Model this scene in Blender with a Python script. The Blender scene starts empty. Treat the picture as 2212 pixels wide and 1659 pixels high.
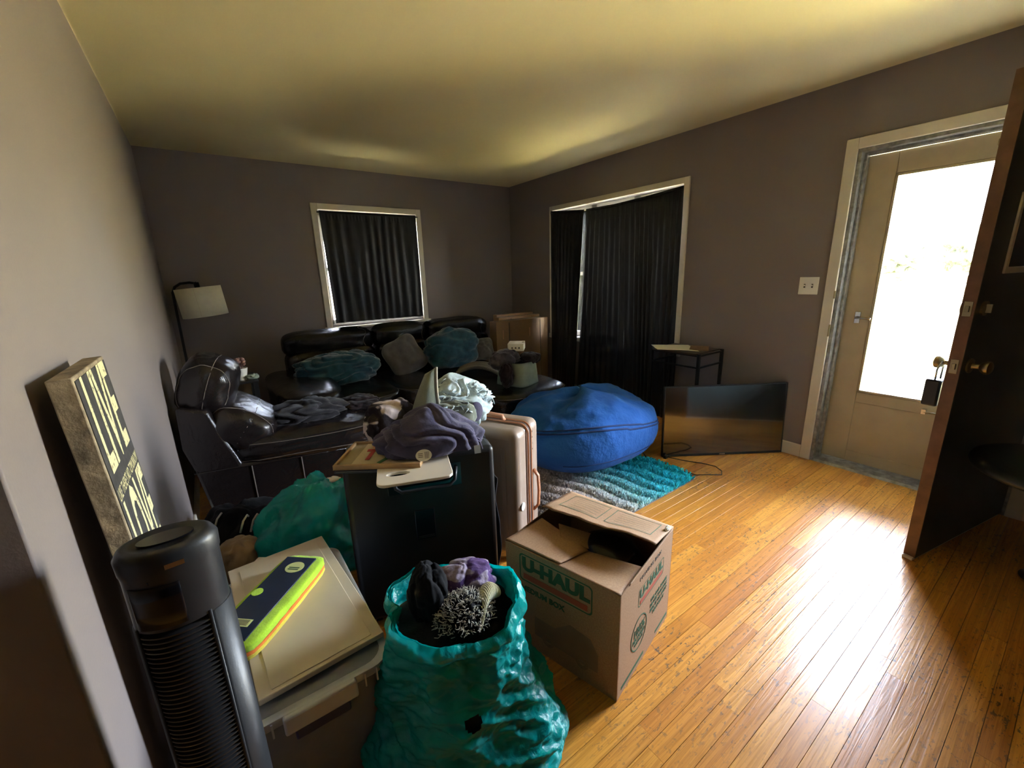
import bpy, bmesh, math, random
import numpy as np
from mathutils import Vector, Matrix, noise as MN
random.seed(7)
PI = math.pi
SC = bpy.context.scene
COL = SC.collection
# ------------------------------------------------------------------ camera, sky, sun, exposure
cam_d = bpy.data.cameras.new('camera'); cam = bpy.data.objects.new('camera', cam_d); COL.objects.link(cam)
cam_d.sensor_width = 36.0; cam_d.lens = 908.835 / 2212 * 36.0; cam_d.clip_start = 0.02; cam_d.clip_end = 300
PIT, ROL, YAW, CAMH = 0.254153, -0.031440, 0.615643, 1.3671
cy_, sy_, cp_, sp_, cr_, sr_ = math.cos(YAW), math.sin(YAW), math.cos(PIT), math.sin(PIT), math.cos(ROL), math.sin(ROL)
Fw = Vector((sy_*cp_, cy_*cp_, -sp_)); R0 = Vector((cy_, -sy_, 0)); U0 = Vector((sy_*sp_, cy_*sp_, cp_))
Rr = cr_*R0 + sr_*U0; Uu = -sr_*R0 + cr_*U0
cam.matrix_world = Matrix(((Rr.x, Uu.x, -Fw.x, 0), (Rr.y, Uu.y, -Fw.y, 0), (Rr.z, Uu.z, -Fw.z, CAMH), (0, 0, 0, 1)))
SC.camera = cam
W = bpy.data.worlds.new('world'); SC.world = W; W.use_nodes = True
wn = W.node_tree.nodes; wl = W.node_tree.links
sky = wn.new('ShaderNodeTexSky'); sky.sky_type = 'NISHITA'; sky.sun_disc = False
sky.sun_elevation = math.radians(48); sky.sun_rotation = math.radians(250); sky.air_density = 1.0; sky.dust_density = 3.5; sky.ozone_density = 1.0
wn['Background'].inputs['Strength'].default_value = 2.9
hz = wn.new('ShaderNodeMixRGB'); hz.inputs[0].default_value = .75; hz.inputs[2].default_value = (1.0, .97, .95, 1)   # thin overcast
wl.new(sky.outputs[0], hz.inputs[1]); wl.new(hz.outputs[0], wn['Background'].inputs[0])
sd = bpy.data.lights.new('sun', 'SUN'); sd.energy = 12.5; sd.angle = 0.01; sd.color = (1, .92, .76)
sun = bpy.data.objects.new('sun', sd); COL.objects.link(sun)
sun.rotation_euler = Vector((0.62, 0.30, -0.80)).to_track_quat('-Z', 'Y').to_euler()
SC.view_settings.view_transform = 'Standard'; SC.view_settings.look = 'None'
SC.view_settings.exposure = 4.62; SC.view_settings.gamma = 1.0; SC.view_settings.use_curve_mapping = False
SC.cycles.use_denoising = True
SC.cycles.max_bounces = 12; SC.cycles.diffuse_bounces = 8; SC.cycles.transparent_max_bounces = 12
SC.cycles.sample_clamp_indirect = 0
def portal(name, loc, rot, sx, sy):
    l = bpy.data.lights.new(name, 'AREA'); l.shape = 'RECTANGLE'; l.size = sx; l.size_y = sy; l.cycles.is_portal = True
    o = bpy.data.objects.new(name, l); COL.objects.link(o); o.location = loc; o.rotation_euler = rot
portal('sky_portal', (3.62, .565, 1.2), (0, PI/2, 0), 1.5, .72)
portal('sky_portal', (3.56, 3.04, 1.36), (0, PI/2, 0), 1.4, 1.66)
portal('sky_portal', (1.56, 4.93, 1.45), (-PI/2, 0, 0), 1.05, 1.15)

# ------------------------------------------------------------------ material helpers
class NT:
    def __init__(s, name):
        s.m = bpy.data.materials.new(name); s.m.use_nodes = True
        s.n = s.m.node_tree.nodes; s.l = s.m.node_tree.links; s.p = s.n['Principled BSDF']
    def add(s, t, **kw):
        n = s.n.new('ShaderNode' + t)
        for k, v in kw.items():
            if k.startswith('i_'):
                key = k[2:]; key = int(key) if key.isdigit() else key.replace('_', ' ')
                n.inputs[key].default_value = v
            else: setattr(n, k, v)
        return n
    def lk(s, a, b): s.l.new(a, b)
    def co(s, kind='Object', scale=(1, 1, 1)):
        t = s.add('TexCoord'); m = s.add('Mapping'); m.inputs['Scale'].default_value = scale
        s.lk(t.outputs[kind], m.inputs[0]); return m.outputs[0]
    def noise(s, vec, sc, det=4, rough=.55, dist=0):
        n = s.add('TexNoise', i_Scale=sc, i_Detail=det, i_Roughness=rough, i_Distortion=dist); s.lk(vec, n.inputs['Vector']); return n.outputs[0]
    def ramp(s, fac, stops):
        r = s.add('ValToRGB'); e = r.color_ramp.elements
        while len(e) < len(stops): e.new(.5)
        for i, (p, c) in enumerate(stops):
            e[i].position = p; e[i].color = (*c, 1) if len(c) == 3 else c
        s.lk(fac, r.inputs[0]); return r.outputs[0]
    def mix(s, fac, a, b, mode='MIX'):
        m = s.add('MixRGB', blend_type=mode)
        for i, v in enumerate((fac, a, b)):
            if hasattr(v, 'default_value') or hasattr(v, 'links'): s.lk(v, m.inputs[i])
            elif i == 0: m.inputs[0].default_value = v
            else: m.inputs[i].default_value = (*v, 1)
        return m.outputs[0]
    def bump(s, h, st=.3, d=.01):
        b = s.add('Bump', i_Strength=st, i_Distance=d); s.lk(h, b.inputs['Height']); s.lk(b.outputs[0], s.p.inputs['Normal'])
    def set(s, **kw):
        for k, v in kw.items():
            k = k.replace('_', ' ')
            if hasattr(v, 'links'): s.lk(v, s.p.inputs[k])
            else:
                s.p.inputs[k].default_value = (*v, 1) if isinstance(v, tuple) else v
        return s
MATS = {}
def mat(name, col, rough=.6, metal=0, var=.12, nsc=8, bump=0, bsc=60, spec=.5, coat=0, sheen=0, trans=0, bd=.002):
    if name in MATS: return MATS[name]
    t = NT(name); v = t.co()
    f = t.noise(v, nsc, 4)
    a = tuple(max(0, c*(1-var)) for c in col); b = tuple(min(1, c*(1+var)) for c in col)
    t.set(Base_Color=t.ramp(f, [(.3, a), (.7, b)]), Roughness=rough, Metallic=metal)
    t.p.inputs['Specular IOR Level'].default_value = spec
    if coat: t.p.inputs['Coat Weight'].default_value = coat; t.p.inputs['Coat Roughness'].default_value = .15
    if sheen: t.p.inputs['Sheen Weight'].default_value = sheen
    if trans: t.p.inputs['Transmission Weight'].default_value = trans
    if bump: t.bump(t.noise(v, bsc, 5, .6), bump, bd)
    MATS[name] = t.m; return t.m
def thin_glass(name, tint=(1, 1, 1), gl=.06):
    t = NT(name); tr = t.add('BsdfTransparent'); tr.inputs[0].default_value = (*tint, 1)
    g = t.add('BsdfGlossy'); g.inputs['Roughness'].default_value = .03
    nz = t.noise(t.co(), 3, 2); fr = t.add('Fresnel', i_IOR=1.45)
    mx = t.add('MixShader'); t.lk(fr.outputs[0], mx.inputs[0]); t.lk(tr.outputs[0], mx.inputs[1]); t.lk(g.outputs[0], mx.inputs[2])
    t.lk(mx.outputs[0], t.n['Material Output'].inputs[0]); return t.m

M = {}
def wall_paint(name, col, orange=.25):
    t = NT(name); v = t.co()
    t.set(Base_Color=t.ramp(t.noise(v, 1.3, 3), [(.3, tuple(c*.96 for c in col)), (.7, tuple(min(1, c*1.04) for c in col))]), Roughness=.62)
    t.bump(t.noise(v, 140, 3, .6), .12, .003); return t.m
M['wall'] = wall_paint('taupe_wall_paint', (.235, .196, .184))
M['ceil'] = wall_paint('yellow_cast_ceiling_paint', (.74, .64, .37))  # off-white ceiling with the yellow cast of grass light mixed into its colour
M['trim'] = mat('cream_trim_paint', (.66, .60, .49), .4, var=.06, nsc=5, bump=.1)
M['sill'] = mat('window_frame_white', (.75, .73, .66), .4, var=.05)
M['wallout'] = mat('outside_siding', (.6, .6, .58), .7)
# oak planks
def oak():
    t = NT('oak_plank_varnish'); g = t.add('NewGeometry'); at = t.add('Attribute', attribute_name='tint')
    sep = t.add('SeparateXYZ'); t.lk(g.outputs['Position'], sep.inputs[0])
    off = t.add('Math', operation='MULTIPLY_ADD'); t.lk(at.outputs['Fac'], off.inputs[0]); off.inputs[1].default_value = 37.0; t.lk(sep.outputs[2], off.inputs[2])
    c = t.add('CombineXYZ'); t.lk(sep.outputs[0], c.inputs[0]); t.lk(sep.outputs[1], c.inputs[1]); t.lk(off.outputs[0], c.inputs[2])
    m1 = t.add('Mapping'); m1.inputs['Scale'].default_value = (1.1, 22, 1); t.lk(c.outputs[0], m1.inputs[0])
    m2 = t.add('Mapping'); m2.inputs['Scale'].default_value = (2.2, 150, 1); t.lk(c.outputs[0], m2.inputs[0])
    big = t.noise(m1.outputs[0], 1.6, 3, .5, .8)
    rings = t.add('Math', operation='MULTIPLY'); t.lk(big, rings.inputs[0]); rings.inputs[1].default_value = 26.0
    sn = t.add('Math', operation='SINE'); t.lk(rings.outputs[0], sn.inputs[0])
    fine = t.noise(m2.outputs[0], 2.0, 4, .6)
    base = t.ramp(at.outputs['Fac'], [(0, (.56, .23, .032)), (.35, (.64, .285, .04)), (.7, (.70, .335, .055)), (1, (.50, .19, .028))])
    gr = t.ramp(sn.outputs[0], [(0.0, (.62, .52, .42)), (.28, (1, 1, 1)), (1, (1, 1, 1))])
    c1 = t.mix(.38, base, gr, 'MULTIPLY')
    c2 = t.mix(.6, c1, t.ramp(fine, [(.35, (.72, .64, .56)), (.55, (1.05, 1.05, 1.05))]), 'MULTIPLY')
    wv = t.co('Object', (1, 1, 1))
    mp = t.add('Mapping'); mp.inputs['Scale'].default_value = (38, 75, 1); t.lk(g.outputs['Position'], mp.inputs[0])
    sc = t.noise(mp.outputs[0], 1.0, 3, .7, .3)
    mp2 = t.add('Mapping'); mp2.inputs['Scale'].default_value = (1.5, 1.5, 1); t.lk(g.outputs['Position'], mp2.inputs[0])
    area = t.ramp(t.noise(mp2.outputs[0], 1.3, 3), [(.36, (0, 0, 0)), (.62, (1, 1, 1))])
    specks = t.ramp(sc, [(.57, (0, 0, 0)), (.62, (1, 1, 1))])
    wear = t.mix(1.0, area, specks, 'MULTIPLY')
    c3 = t.mix(wear, c2, (.13, .085, .05))
    t.set(Base_Color=c3, Roughness=t.ramp(fine, [(.3, (.27, .27, .27)), (.7, (.36, .36, .36))]))
    t.p.inputs['Coat Weight'].default_value = .2; t.p.inputs['Coat Roughness'].default_value = .16
    t.bump(t.mix(.5, fine, sn.outputs[0]), .12, .002); return t.m
M['oak'] = oak()
def leather(name, col, rough=.33):
    t = NT(name); v = t.co()
    big = t.noise(v, 5, 3, .5, .6); fine = t.add('TexVoronoi', i_Scale=240.0); t.lk(v, fine.inputs['Vector'])
    t.set(Base_Color=t.ramp(big, [(.3, tuple(c*.75 for c in col)), (.7, tuple(c*1.3 for c in col))]), Roughness=rough)
    t.p.inputs['Specular IOR Level'].default_value = .55
    h = t.mix(.06, t.noise(v, 11, 3, .5, 1.2), fine.outputs[0]); t.bump(h, .45, .012); return t.m
M['leather'] = leather('black_leather', (.0075, .0062, .0056), .27)
M['leather2'] = leather('dark_brown_leather', (.0105, .0075, .0072), .25)
M['stitch'] = mat('tan_stitching', (.12, .095, .08), .7)
M['blackplastic'] = mat('black_plastic', (.018, .019, .021), .42, var=.2, bump=.1, bsc=200)
M['gloss'] = mat('gloss_black_plastic', (.006, .006, .008), .2, var=.1)
M['case'] = mat('black_suitcase_shell', (.007, .006, .0052), .40, var=.2, bump=.15, bsc=300)
M['blackmetal'] = mat('black_metal', (.02, .02, .02), .4, metal=.6)
M['chrome'] = mat('brushed_metal', (.6, .58, .55), .25, metal=1)
M['brass'] = mat('aged_brass', (.35, .28, .16), .35, metal=1)
def cloth(name, col, var=.2, sheen=.3, bs=.5, sc=260, nsc=14):
    return mat(name, col, .9, var=var, nsc=nsc, bump=bs, bsc=sc, spec=.15, sheen=sheen)
M['teal_fur'] = cloth('teal_plush', (.018, .075, .100), .45, .6, .9, 70)
M['grey_plush'] = cloth('grey_velvet', (.115, .105, .098), .25, .5, .4)
M['grey_dk'] = cloth('dark_grey_fleece', (.022, .020, .023), .5, .12, .9, 60)
M['brownfur'] = cloth('brown_fur', (.022, .013, .013), .4, .15, .9, 90)
M['sage'] = cloth('sage_canvas', (.23, .27, .21), .12, .1, .5, 300)
M['purple'] = cloth('purple_knit', (.085, .076, .125), .25, .15, 1.0, 130)
M['blackcloth'] = cloth('black_cloth', (.007, .007, .0075), .4, .03, .5, 120)
M['tancloth'] = cloth('tan_suede', (.25, .165, .09), .2, .3, .5, 120)
M['denim'] = cloth('light_wash_denim', (.50, .60, .62), .35, .2, .8, 120, 20)
M['denim_in'] = cloth('denim_reverse', (.20, .22, .17), .2, .2, .5, 300)
M['cream_knit'] = cloth('cream_knit', (.46, .44, .27), .2, .3, .9, 60)
M['beanbag'] = mat('blue_corduroy', (.013, .10, .38), .85, var=.12, nsc=5, bump=.55, bsc=7, bd=.03, spec=.2, sheen=.05)
def curtain_mat():
    t = NT('black_satin_curtain'); v = t.co('Object', (30, 30, 2))
    f = t.noise(v, 1.0, 4)
    t.set(Base_Color=t.ramp(f, [(.3, (.0035, .003, .003)), (.75, (.008, .0065, .007))]), Roughness=.42)
    t.bump(f, .4, .006); return t.m
M['curtain'] = curtain_mat()
def cow_mat():
    t = NT('cow_print_plush'); f = t.noise(t.co(), 9, 1.5, .4, .7)
    t.set(Base_Color=t.ramp(f, [(.50, (.016, .008, .010)), (.53, (.62, .52, .50))]), Roughness=.9); t.bump(t.noise(t.co(), 150), .4, .004); return t.m
M['cow'] = cow_mat()
def stripe_mat(name, a, b, sc, axis=0):
    t = NT(name); v = t.co('Object'); w = t.add('TexWave', i_Scale=sc, i_Distortion=1.5, i_Detail=2.0); w.bands_direction = 'XYZ'[axis]; t.lk(v, w.inputs['Vector'])
    t.set(Base_Color=t.ramp(w.outputs['Fac'], [(.4, a), (.6, b)]), Roughness=.9); return t.m
M['towel'] = stripe_mat('striped_towel', (.36, .33, .27), (.07, .065, .055), 26, 1)
M['plaid'] = cow_mat(); M['plaid'].name = 'purple_patch_fleece'
r = [n for n in M['plaid'].node_tree.nodes if n.bl_idname == 'ShaderNodeValToRGB'][0].color_ramp
r.elements[0].color = (.07, .03, .12, 1); r.elements[1].color = (.26, .21, .27, 1)
for n_ in M['plaid'].node_tree.nodes:
    if n_.bl_idname == 'ShaderNodeTexNoise' and n_.inputs['Scale'].default_value == 9: n_.inputs['Scale'].default_value = 20
M['shaggy'] = mat('black_white_shag', (.3, .3, .34), .9, var=.98, nsc=60, bump=1.0, bsc=70, spec=.1, bd=.01)
def bag_mat():
    t = NT('teal_plastic_bag'); v = t.co()
    t.set(Base_Color=t.ramp(t.noise(v, 6, 3), [(.3, (.0, .27, .24)), (.7, (.0, .43, .39))]), Roughness=.27)
    vo = t.add('TexVoronoi', i_Scale=26.0, feature='DISTANCE_TO_EDGE'); t.lk(t.co('Object', (1, 1, 1.7)), vo.inputs['Vector'])
    h = t.mix(.55, t.noise(v, 30, 5, .65, 1.5), vo.outputs[0]); t.bump(h, .55, .012)
    tr = t.add('BsdfTranslucent'); tr.inputs[0].default_value = (.0, .50, .46, 1)
    mx = t.add('MixShader'); mx.inputs[0].default_value = .3
    t.lk(t.p.outputs[0], mx.inputs[1]); t.lk(tr.outputs[0], mx.inputs[2]); t.lk(mx.outputs[0], t.n['Material Output'].inputs[0]); return t.m
M['bag'] = bag_mat()
def card(name, a, b):
    t = NT(name); v = t.co(); f = t.noise(v, 160, 3, .7)
    t.set(Base_Color=t.ramp(f, [(.3, a), (.65, b)]), Roughness=.78); t.bump(t.noise(v, 60, 3), .1, .002); return t.m
M['card'] = card('corrugated_cardboard', (.29, .16, .075), (.39, .23, .115))
M['card2'] = card('dark_cardboard', (.20, .115, .055), (.26, .155, .08))
M['green_ink'] = mat('green_ink', (.03, .095, .04), .8, var=.15)
M['red_ink'] = mat('red_ink', (.40, .075, .035), .8, var=.1)
M['grey_ink'] = mat('grey_ink', (.10, .085, .06), .8)
M['tan_shell'] = mat('champagne_suitcase_shell', (.31, .23, .17), .38, var=.05, nsc=4, bump=.12, bsc=400)
M['tan_leather'] = mat('tan_leather_trim', (.45, .19, .09), .5, var=.12)
M['woodlight'] = mat('light_wood', (.42, .26, .12), .55, var=.25, nsc=10)
M['cutboard'] = mat('pale_board', (.70, .62, .50), .45, var=.05)
M['signside'] = mat('weathered_wood', (.30, .235, .145), .85, var=.5, nsc=30, bump=.8, bsc=50, bd=.004)
M['signface'] = mat('charcoal_paint_on_wood', (.042, .038, .036), .8, var=.35, nsc=40, bump=.4, bsc=80)
def sign_letter():
    t = NT('cream_letter_paint'); f = t.noise(t.co(), 90, 5, .7)
    t.set(Base_Color=t.ramp(f, [(.36, (.10, .09, .06)), (.44, (.72, .64, .36))]), Roughness=.75); return t.m
M['signletter'] = sign_letter()
M['cream_board'] = mat('cream_painted_board', (.56, .48, .34), .5, var=.06, nsc=6, bump=.1)
def clear_plastic():
    t = NT('clear_tote_plastic'); tr = t.add('BsdfTransparent'); tr.inputs[0].default_value = (.62, .66, .72, 1)
    t.set(Base_Color=t.ramp(t.noise(t.co(), 12), [(.3, (.50, .53, .56)), (.7, (.60, .62, .64))]), Roughness=.25)
    mx = t.add('MixShader'); mx.inputs[0].default_value = .45
    t.lk(tr.outputs[0], mx.inputs[1]); t.lk(t.p.outputs[0], mx.inputs[2]); t.lk(mx.outputs[0], t.n['Material Output'].inputs[0]); return t.m
M['clear'] = clear_plastic()
M['frost'] = mat('frosted_plastic_rim', (.48, .50, .50), .3, var=.08, coat=.3)
M['green_cloth'] = cloth('lime_microfibre', (.36, .58, .03), .25, .2, .9, 150)
M['orange_cloth'] = cloth('orange_microfibre', (.75, .20, .03), .2, .2, .9, 150)
M['yellow_cloth'] = cloth('yellow_microfibre', (.68, .56, .06), .2, .2, .9, 150)
M['navy_label'] = mat('navy_label', (.012, .022, .045), .35, var=.3)
M['cream_label'] = mat('cream_label', (.55, .60, .25), .5)
M['white'] = mat('white_plastic', (.78, .75, .68), .45, var=.04)
M['paper'] = mat('white_paper', (.80, .77, .64), .7, var=.05)
M['shade'] = mat('cream_lamp_shade', (.74, .70, .56), .8, var=.05, nsc=20, bump=.2, bsc=200)
M['doorgreen'] = mat('flare_lifted_door_paint', (.055, .070, .065), .30, var=.15, nsc=4, bump=.08, bsc=60)  # dark door paint, lifted towards the greenish grey of the lens flare
M['dooredge'] = mat('stained_door_edge', (.16, .08, .045), .5, var=.3, nsc=12)
M['stormdoor'] = mat('almond_storm_door', (.47, .37, .23), .42, var=.1, nsc=4, bump=.06)
M['dirty'] = mat('grimy_aluminium', (.28, .27, .25), .4, metal=.5, var=.4, nsc=30)
M['glass'] = thin_glass('clear_glass')
M['screen'] = mat('tv_screen', (.012, .012, .013), .13, var=.05, spec=1.0, coat=1.0)
for n_ in M['screen'].node_tree.nodes:
    if n_.bl_idname == 'ShaderNodeBsdfPrincipled': n_.inputs['Coat IOR'].default_value = 2.1; n_.inputs['Coat Roughness'].default_value = .06
M['redtag'] = mat('red_tag', (.55, .04, .06), .6)
M['grass'] = mat('lawn_grass', (.30, .28, .13), .9, var=.35, nsc=3, bump=.5)
M['concrete'] = mat('porch_concrete', (.50, .48, .42), .8, var=.15, nsc=8, bump=.3)
M['foliage'] = mat('tree_foliage', (.012, .018, .009), .9, var=.5, nsc=3, bump=1, bsc=6, bd=.2)
M['bark'] = mat('tree_bark', (.12, .09, .06), .9, var=.3)
M['stool'] = mat('dark_vinyl_pad', (.018, .022, .022), .4, var=.2)
M['flower'] = mat('dried_flowers', (.24, .13, .10), .9, var=.5, nsc=40)
M['bone'] = cloth('off_white_cord', (.50, .47, .38))

# ------------------------------------------------------------------ mesh helpers
class MB:
    def __init__(s): s.v = []; s.f = []; s.mi = []
    def add(s, vs, fs, mi=0):
        o = len(s.v); s.v += [tuple(v) for v in vs]; s.f += [tuple(i+o for i in f) for f in fs]; s.mi += [mi]*len(fs); return s
    def box(s, a, b, mi=0, mtx=None):
        x0, y0, z0 = a; x1, y1, z1 = b
        vs = [(x0,y0,z0),(x1,y0,z0),(x1,y1,z0),(x0,y1,z0),(x0,y0,z1),(x1,y0,z1),(x1,y1,z1),(x0,y1,z1)]
        if mtx is not None: vs = [mtx @ Vector(v) for v in vs]
        return s.add(vs, [(0,3,2,1),(4,5,6,7),(0,1,5,4),(1,2,6,5),(2,3,7,6),(3,0,4,7)], mi)
    def prism(s, pts, axis, a, b, mi=0):
        n = len(pts)
        def mk(p, t):
            return {'x': (t, p[0], p[1]), 'y': (p[0], t, p[1]), 'z': (p[0], p[1], t)}[axis]
        vs = [mk(p, a) for p in pts] + [mk(p, b) for p in pts]
        fs = [tuple(range(n))[::-1], tuple(range(n, 2*n))] + [(i, (i+1) % n, n+(i+1) % n, n+i) for i in range(n)]
        return s.add(vs, fs, mi)
    def tube(s, pts, r, seg=8, closed=False, mi=0, cap=True):
        pts = [Vector(p) for p in pts]; n = len(pts); vs = []; fs = []; up = None
        for i, p in enumerate(pts):
            a = pts[(i-1) % n] if (closed or i > 0) else p; b = pts[(i+1) % n] if (closed or i < n-1) else p
            t = (b-a).normalized() if (b-a).length > 1e-9 else Vector((0, 0, 1))
            if up is None: up = Vector((0, 0, 1)) if abs(t.z) < .9 else Vector((1, 0, 0))
            u = (up - t*up.dot(t)).normalized(); up = u; w = t.cross(u)
            rr = r[i] if isinstance(r, (list, tuple)) else r
            for k in range(seg):
                an = 2*PI*k/seg; vs.append(p + (u*math.cos(an)+w*math.sin(an))*rr)
        m = n if closed else n-1
        for i in range(m):
            for k in range(seg):
                j = (i+1) % n; fs.append((i*seg+k, i*seg+(k+1) % seg, j*seg+(k+1) % seg, j*seg+k))
        if cap and not closed: fs += [tuple(range(seg))[::-1], tuple((n-1)*seg+k for k in range(seg))]
        return s.add(vs, fs, mi)
    def lathe(s, prof, seg=32, c=(0, 0, 0), mi=0, sx=1, sy=1, a0=0, a1=2*PI, cap=True):
        full = abs(a1-a0-2*PI) < 1e-6; ns = seg if full else seg+1; vs = []; fs = []
        for (r, z) in prof:
            for k in range(ns):
                an = a0+(a1-a0)*k/seg; vs.append((c[0]+r*math.cos(an)*sx, c[1]+r*math.sin(an)*sy, c[2]+z))
        for i in range(len(prof)-1):
            for k in range(seg):
                k2 = (k+1) % ns; fs.append((i*ns+k, i*ns+k2, (i+1)*ns+k2, (i+1)*ns+k))
        if cap and full:
            fs.append(tuple(range(ns))[::-1]); fs.append(tuple((len(prof)-1)*ns+k for k in range(ns)))
        return s.add(vs, fs, mi)
    def grid(s, fn, nu, nv, closed=False, mi=0):
        vs = [fn(i/(nu if closed else nu-1), j/(nv-1)) for j in range(nv) for i in range(nu)]
        fs = []
        for j in range(nv-1):
            for i in range(nu if closed else nu-1):
                i2 = (i+1) % nu; fs.append((j*nu+i, j*nu+i2, (j+1)*nu+i2, (j+1)*nu+i))
        return s.add(vs, fs, mi)
    def ball(s, fn, nu=48, nv=24, mi=0):   # fn(direction)->point
        vs = [fn(Vector((0, 0, -1)))]
        for j in range(1, nv):
            th = PI*j/nv - PI/2
            for i in range(nu):
                a = 2*PI*i/nu; vs.append(fn(Vector((math.cos(th)*math.cos(a), math.cos(th)*math.sin(a), math.sin(th)))))
        vs.append(fn(Vector((0, 0, 1)))); fs = []
        for i in range(nu): fs.append((0, 1+(i+1) % nu, 1+i))
        for j in range(nv-2):
            for i in range(nu):
                a = 1+j*nu; fs.append((a+i, a+(i+1) % nu, a+nu+(i+1) % nu, a+nu+i))
        L = len(vs)-1; a = 1+(nv-2)*nu
        for i in range(nu): fs.append((a+i, a+(i+1) % nu, L))
        return s.add(vs, fs, mi)
def link(name, mesh, parent=None, loc=None):
    o = bpy.data.objects.new(name, mesh); COL.objects.link(o)
    if parent is not None: o.parent = parent
    if loc is not None: o.location = loc
    return o
def build(name, mb, m, parent=None, smooth=False, bevel=0, bseg=2, subd=0, loc=None, solid=0, angle=None):
    me = bpy.data.meshes.new(name); me.from_pydata([tuple(v) for v in mb.v], [], mb.f); me.update()
    for x in (m if isinstance(m, (list, tuple)) else [m]): me.materials.append(x)
    if any(mb.mi): me.polygons.foreach_set('material_index', mb.mi)
    if smooth:
        me.polygons.foreach_set('use_smooth', [True]*len(me.polygons))
        if angle: me.set_sharp_from_angle(angle=math.radians(angle))
    o = link(name, me, parent, loc)
    if solid: md = o.modifiers.new('solid', 'SOLIDIFY'); md.thickness = solid; md.offset = 0
    if bevel:
        md = o.modifiers.new('bevel', 'BEVEL'); md.width = bevel; md.segments = bseg; md.limit_method = 'ANGLE'
        me.polygons.foreach_set('use_smooth', [True]*len(me.polygons)); md.harden_normals = False
        me.set_sharp_from_angle(angle=math.radians(50))
    if subd: md = o.modifiers.new('sub', 'SUBSURF'); md.levels = subd; md.render_levels = subd
    return o
def tag(o, label, cat, group=None):
    o['label'] = label; o['category'] = cat
    if group: o['group'] = group
    return o
def empty(name, loc, rz=0, label=None, cat=None, group=None, rot=None):
    o = bpy.data.objects.new(name, None); COL.objects.link(o); o.location = loc; o.rotation_euler = rot if rot else (0, 0, rz); o.empty_display_size = .05
    if label: tag(o, label, cat, group)
    return o
def struct(o): o['kind'] = 'structure'; return o
def txt(body, m, parent, mtx, size=.1, sx=1.0, name='lettering', depth=.0006, align='CENTER', bold=0):
    cu = bpy.data.curves.new('t', 'FONT'); cu.body = body; cu.size = size; cu.extrude = depth; cu.align_x = align; cu.align_y = 'CENTER'; cu.offset = bold
    cu.resolution_u = 3
    o = bpy.data.objects.new('t', cu); COL.objects.link(o)
    dg = bpy.context.evaluated_depsgraph_get(); me = bpy.data.meshes.new_from_object(o.evaluated_get(dg))
    bpy.data.objects.remove(o); bpy.data.curves.remove(cu)
    me.transform(mtx @ Matrix.Diagonal((sx, 1, 1, 1))); me.materials.clear(); me.materials.append(m); me.name = name
    return link(name, me, parent)
def frame(o, u, v):    # matrix with x along u, y along v, origin o
    u = Vector(u).normalized(); v = Vector(v).normalized(); n = u.cross(v).normalized()
    return Matrix(((u.x, v.x, n.x, o[0]), (u.y, v.y, n.y, o[1]), (u.z, v.z, n.z, o[2]), (0, 0, 0, 1)))
def pnorm(d, p):
    return (abs(d.x)**p+abs(d.y)**p+abs(d.z)**p)**(1/p)
def N(p, s=1.0, seed=0): return MN.noise(Vector(p)*s + Vector((seed*7.3, seed*3.1, seed*1.7)))
def ridge(p, s, seed): return 1-2*abs(N(p, s, seed))
def cushion(c, h, p=4.5, rot=None, seed=0, wr=.006, nu=56, nv=28, ws=9, flat=1.0):
    R = rot if rot is not None else Matrix.Identity(3); c = Vector(c)
    def fn(d):
        q = d/pnorm(d, p); amp = wr*(N(d, 2.2, seed)*.8+ridge(d, ws*.35, seed+3)*.5)
        q = Vector((q.x*(h[0]+amp), q.y*(h[1]+amp), q.z*(h[2]+amp)))
        return c + R @ q
    mb = MB(); mb.ball(fn, nu, nv); return mb, fn
def clothblob(c, h, seed, amp=.12, fold=(1, 0, 0), k=9, warp=1.4, p=2.3, zmin=None, nu=110, nv=52, crease=.5, rz=0, peak=0):
    c = Vector(c); f = Vector(fold).normalized(); Rz = Matrix.Rotation(rz, 3, 'Z')
    def fn(d):
        q = d/pnorm(d, p)
        w = N(d, 1.3, seed)*warp; ph_ = k*.5*(d.dot(f)+w*.5)+seed; t = 2*abs(math.sin(ph_+.5*N(d, 2.6, seed+4)))**.8-1.15; t += .45*(abs(math.sin(ph_*2.3+2.2*N(d, 2.1, seed+6)))-.6)
        a = amp*(t*.62+crease*.8*(.4-ridge(d, 2.4, seed+5))+.6*N(d, 1.1, seed+9)+.18*N(d, 7, seed+2))
        q = q*(1+a); q.z *= (1-peak*min(1, (q.x*q.x+q.y*q.y*.5)**.5)) if q.z > 0 else 1; v = Rz @ Vector((q.x*h[0], q.y*h[1], q.z*h[2])) + c
        if zmin is not None and v.z < zmin: v.z = zmin+abs(N(d, 5, seed))*.002
        return v
    mb = MB(); mb.ball(fn, nu, nv); return mb, fn
def wp(o):
    p = o.parent; o.matrix_parent_inverse = Matrix.LocRotScale(p.location, p.rotation_euler, None).inverted(); return o
# ================================================================== ROOM
XL, XR, YB, HC = -.262, 3.378, 4.707, 2.44
YE = .83           # outside corner of the left wall
YR = -1.9          # rear wall behind the camera
XH = -1.6          # far side of the hall behind the camera
T = .16
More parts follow.
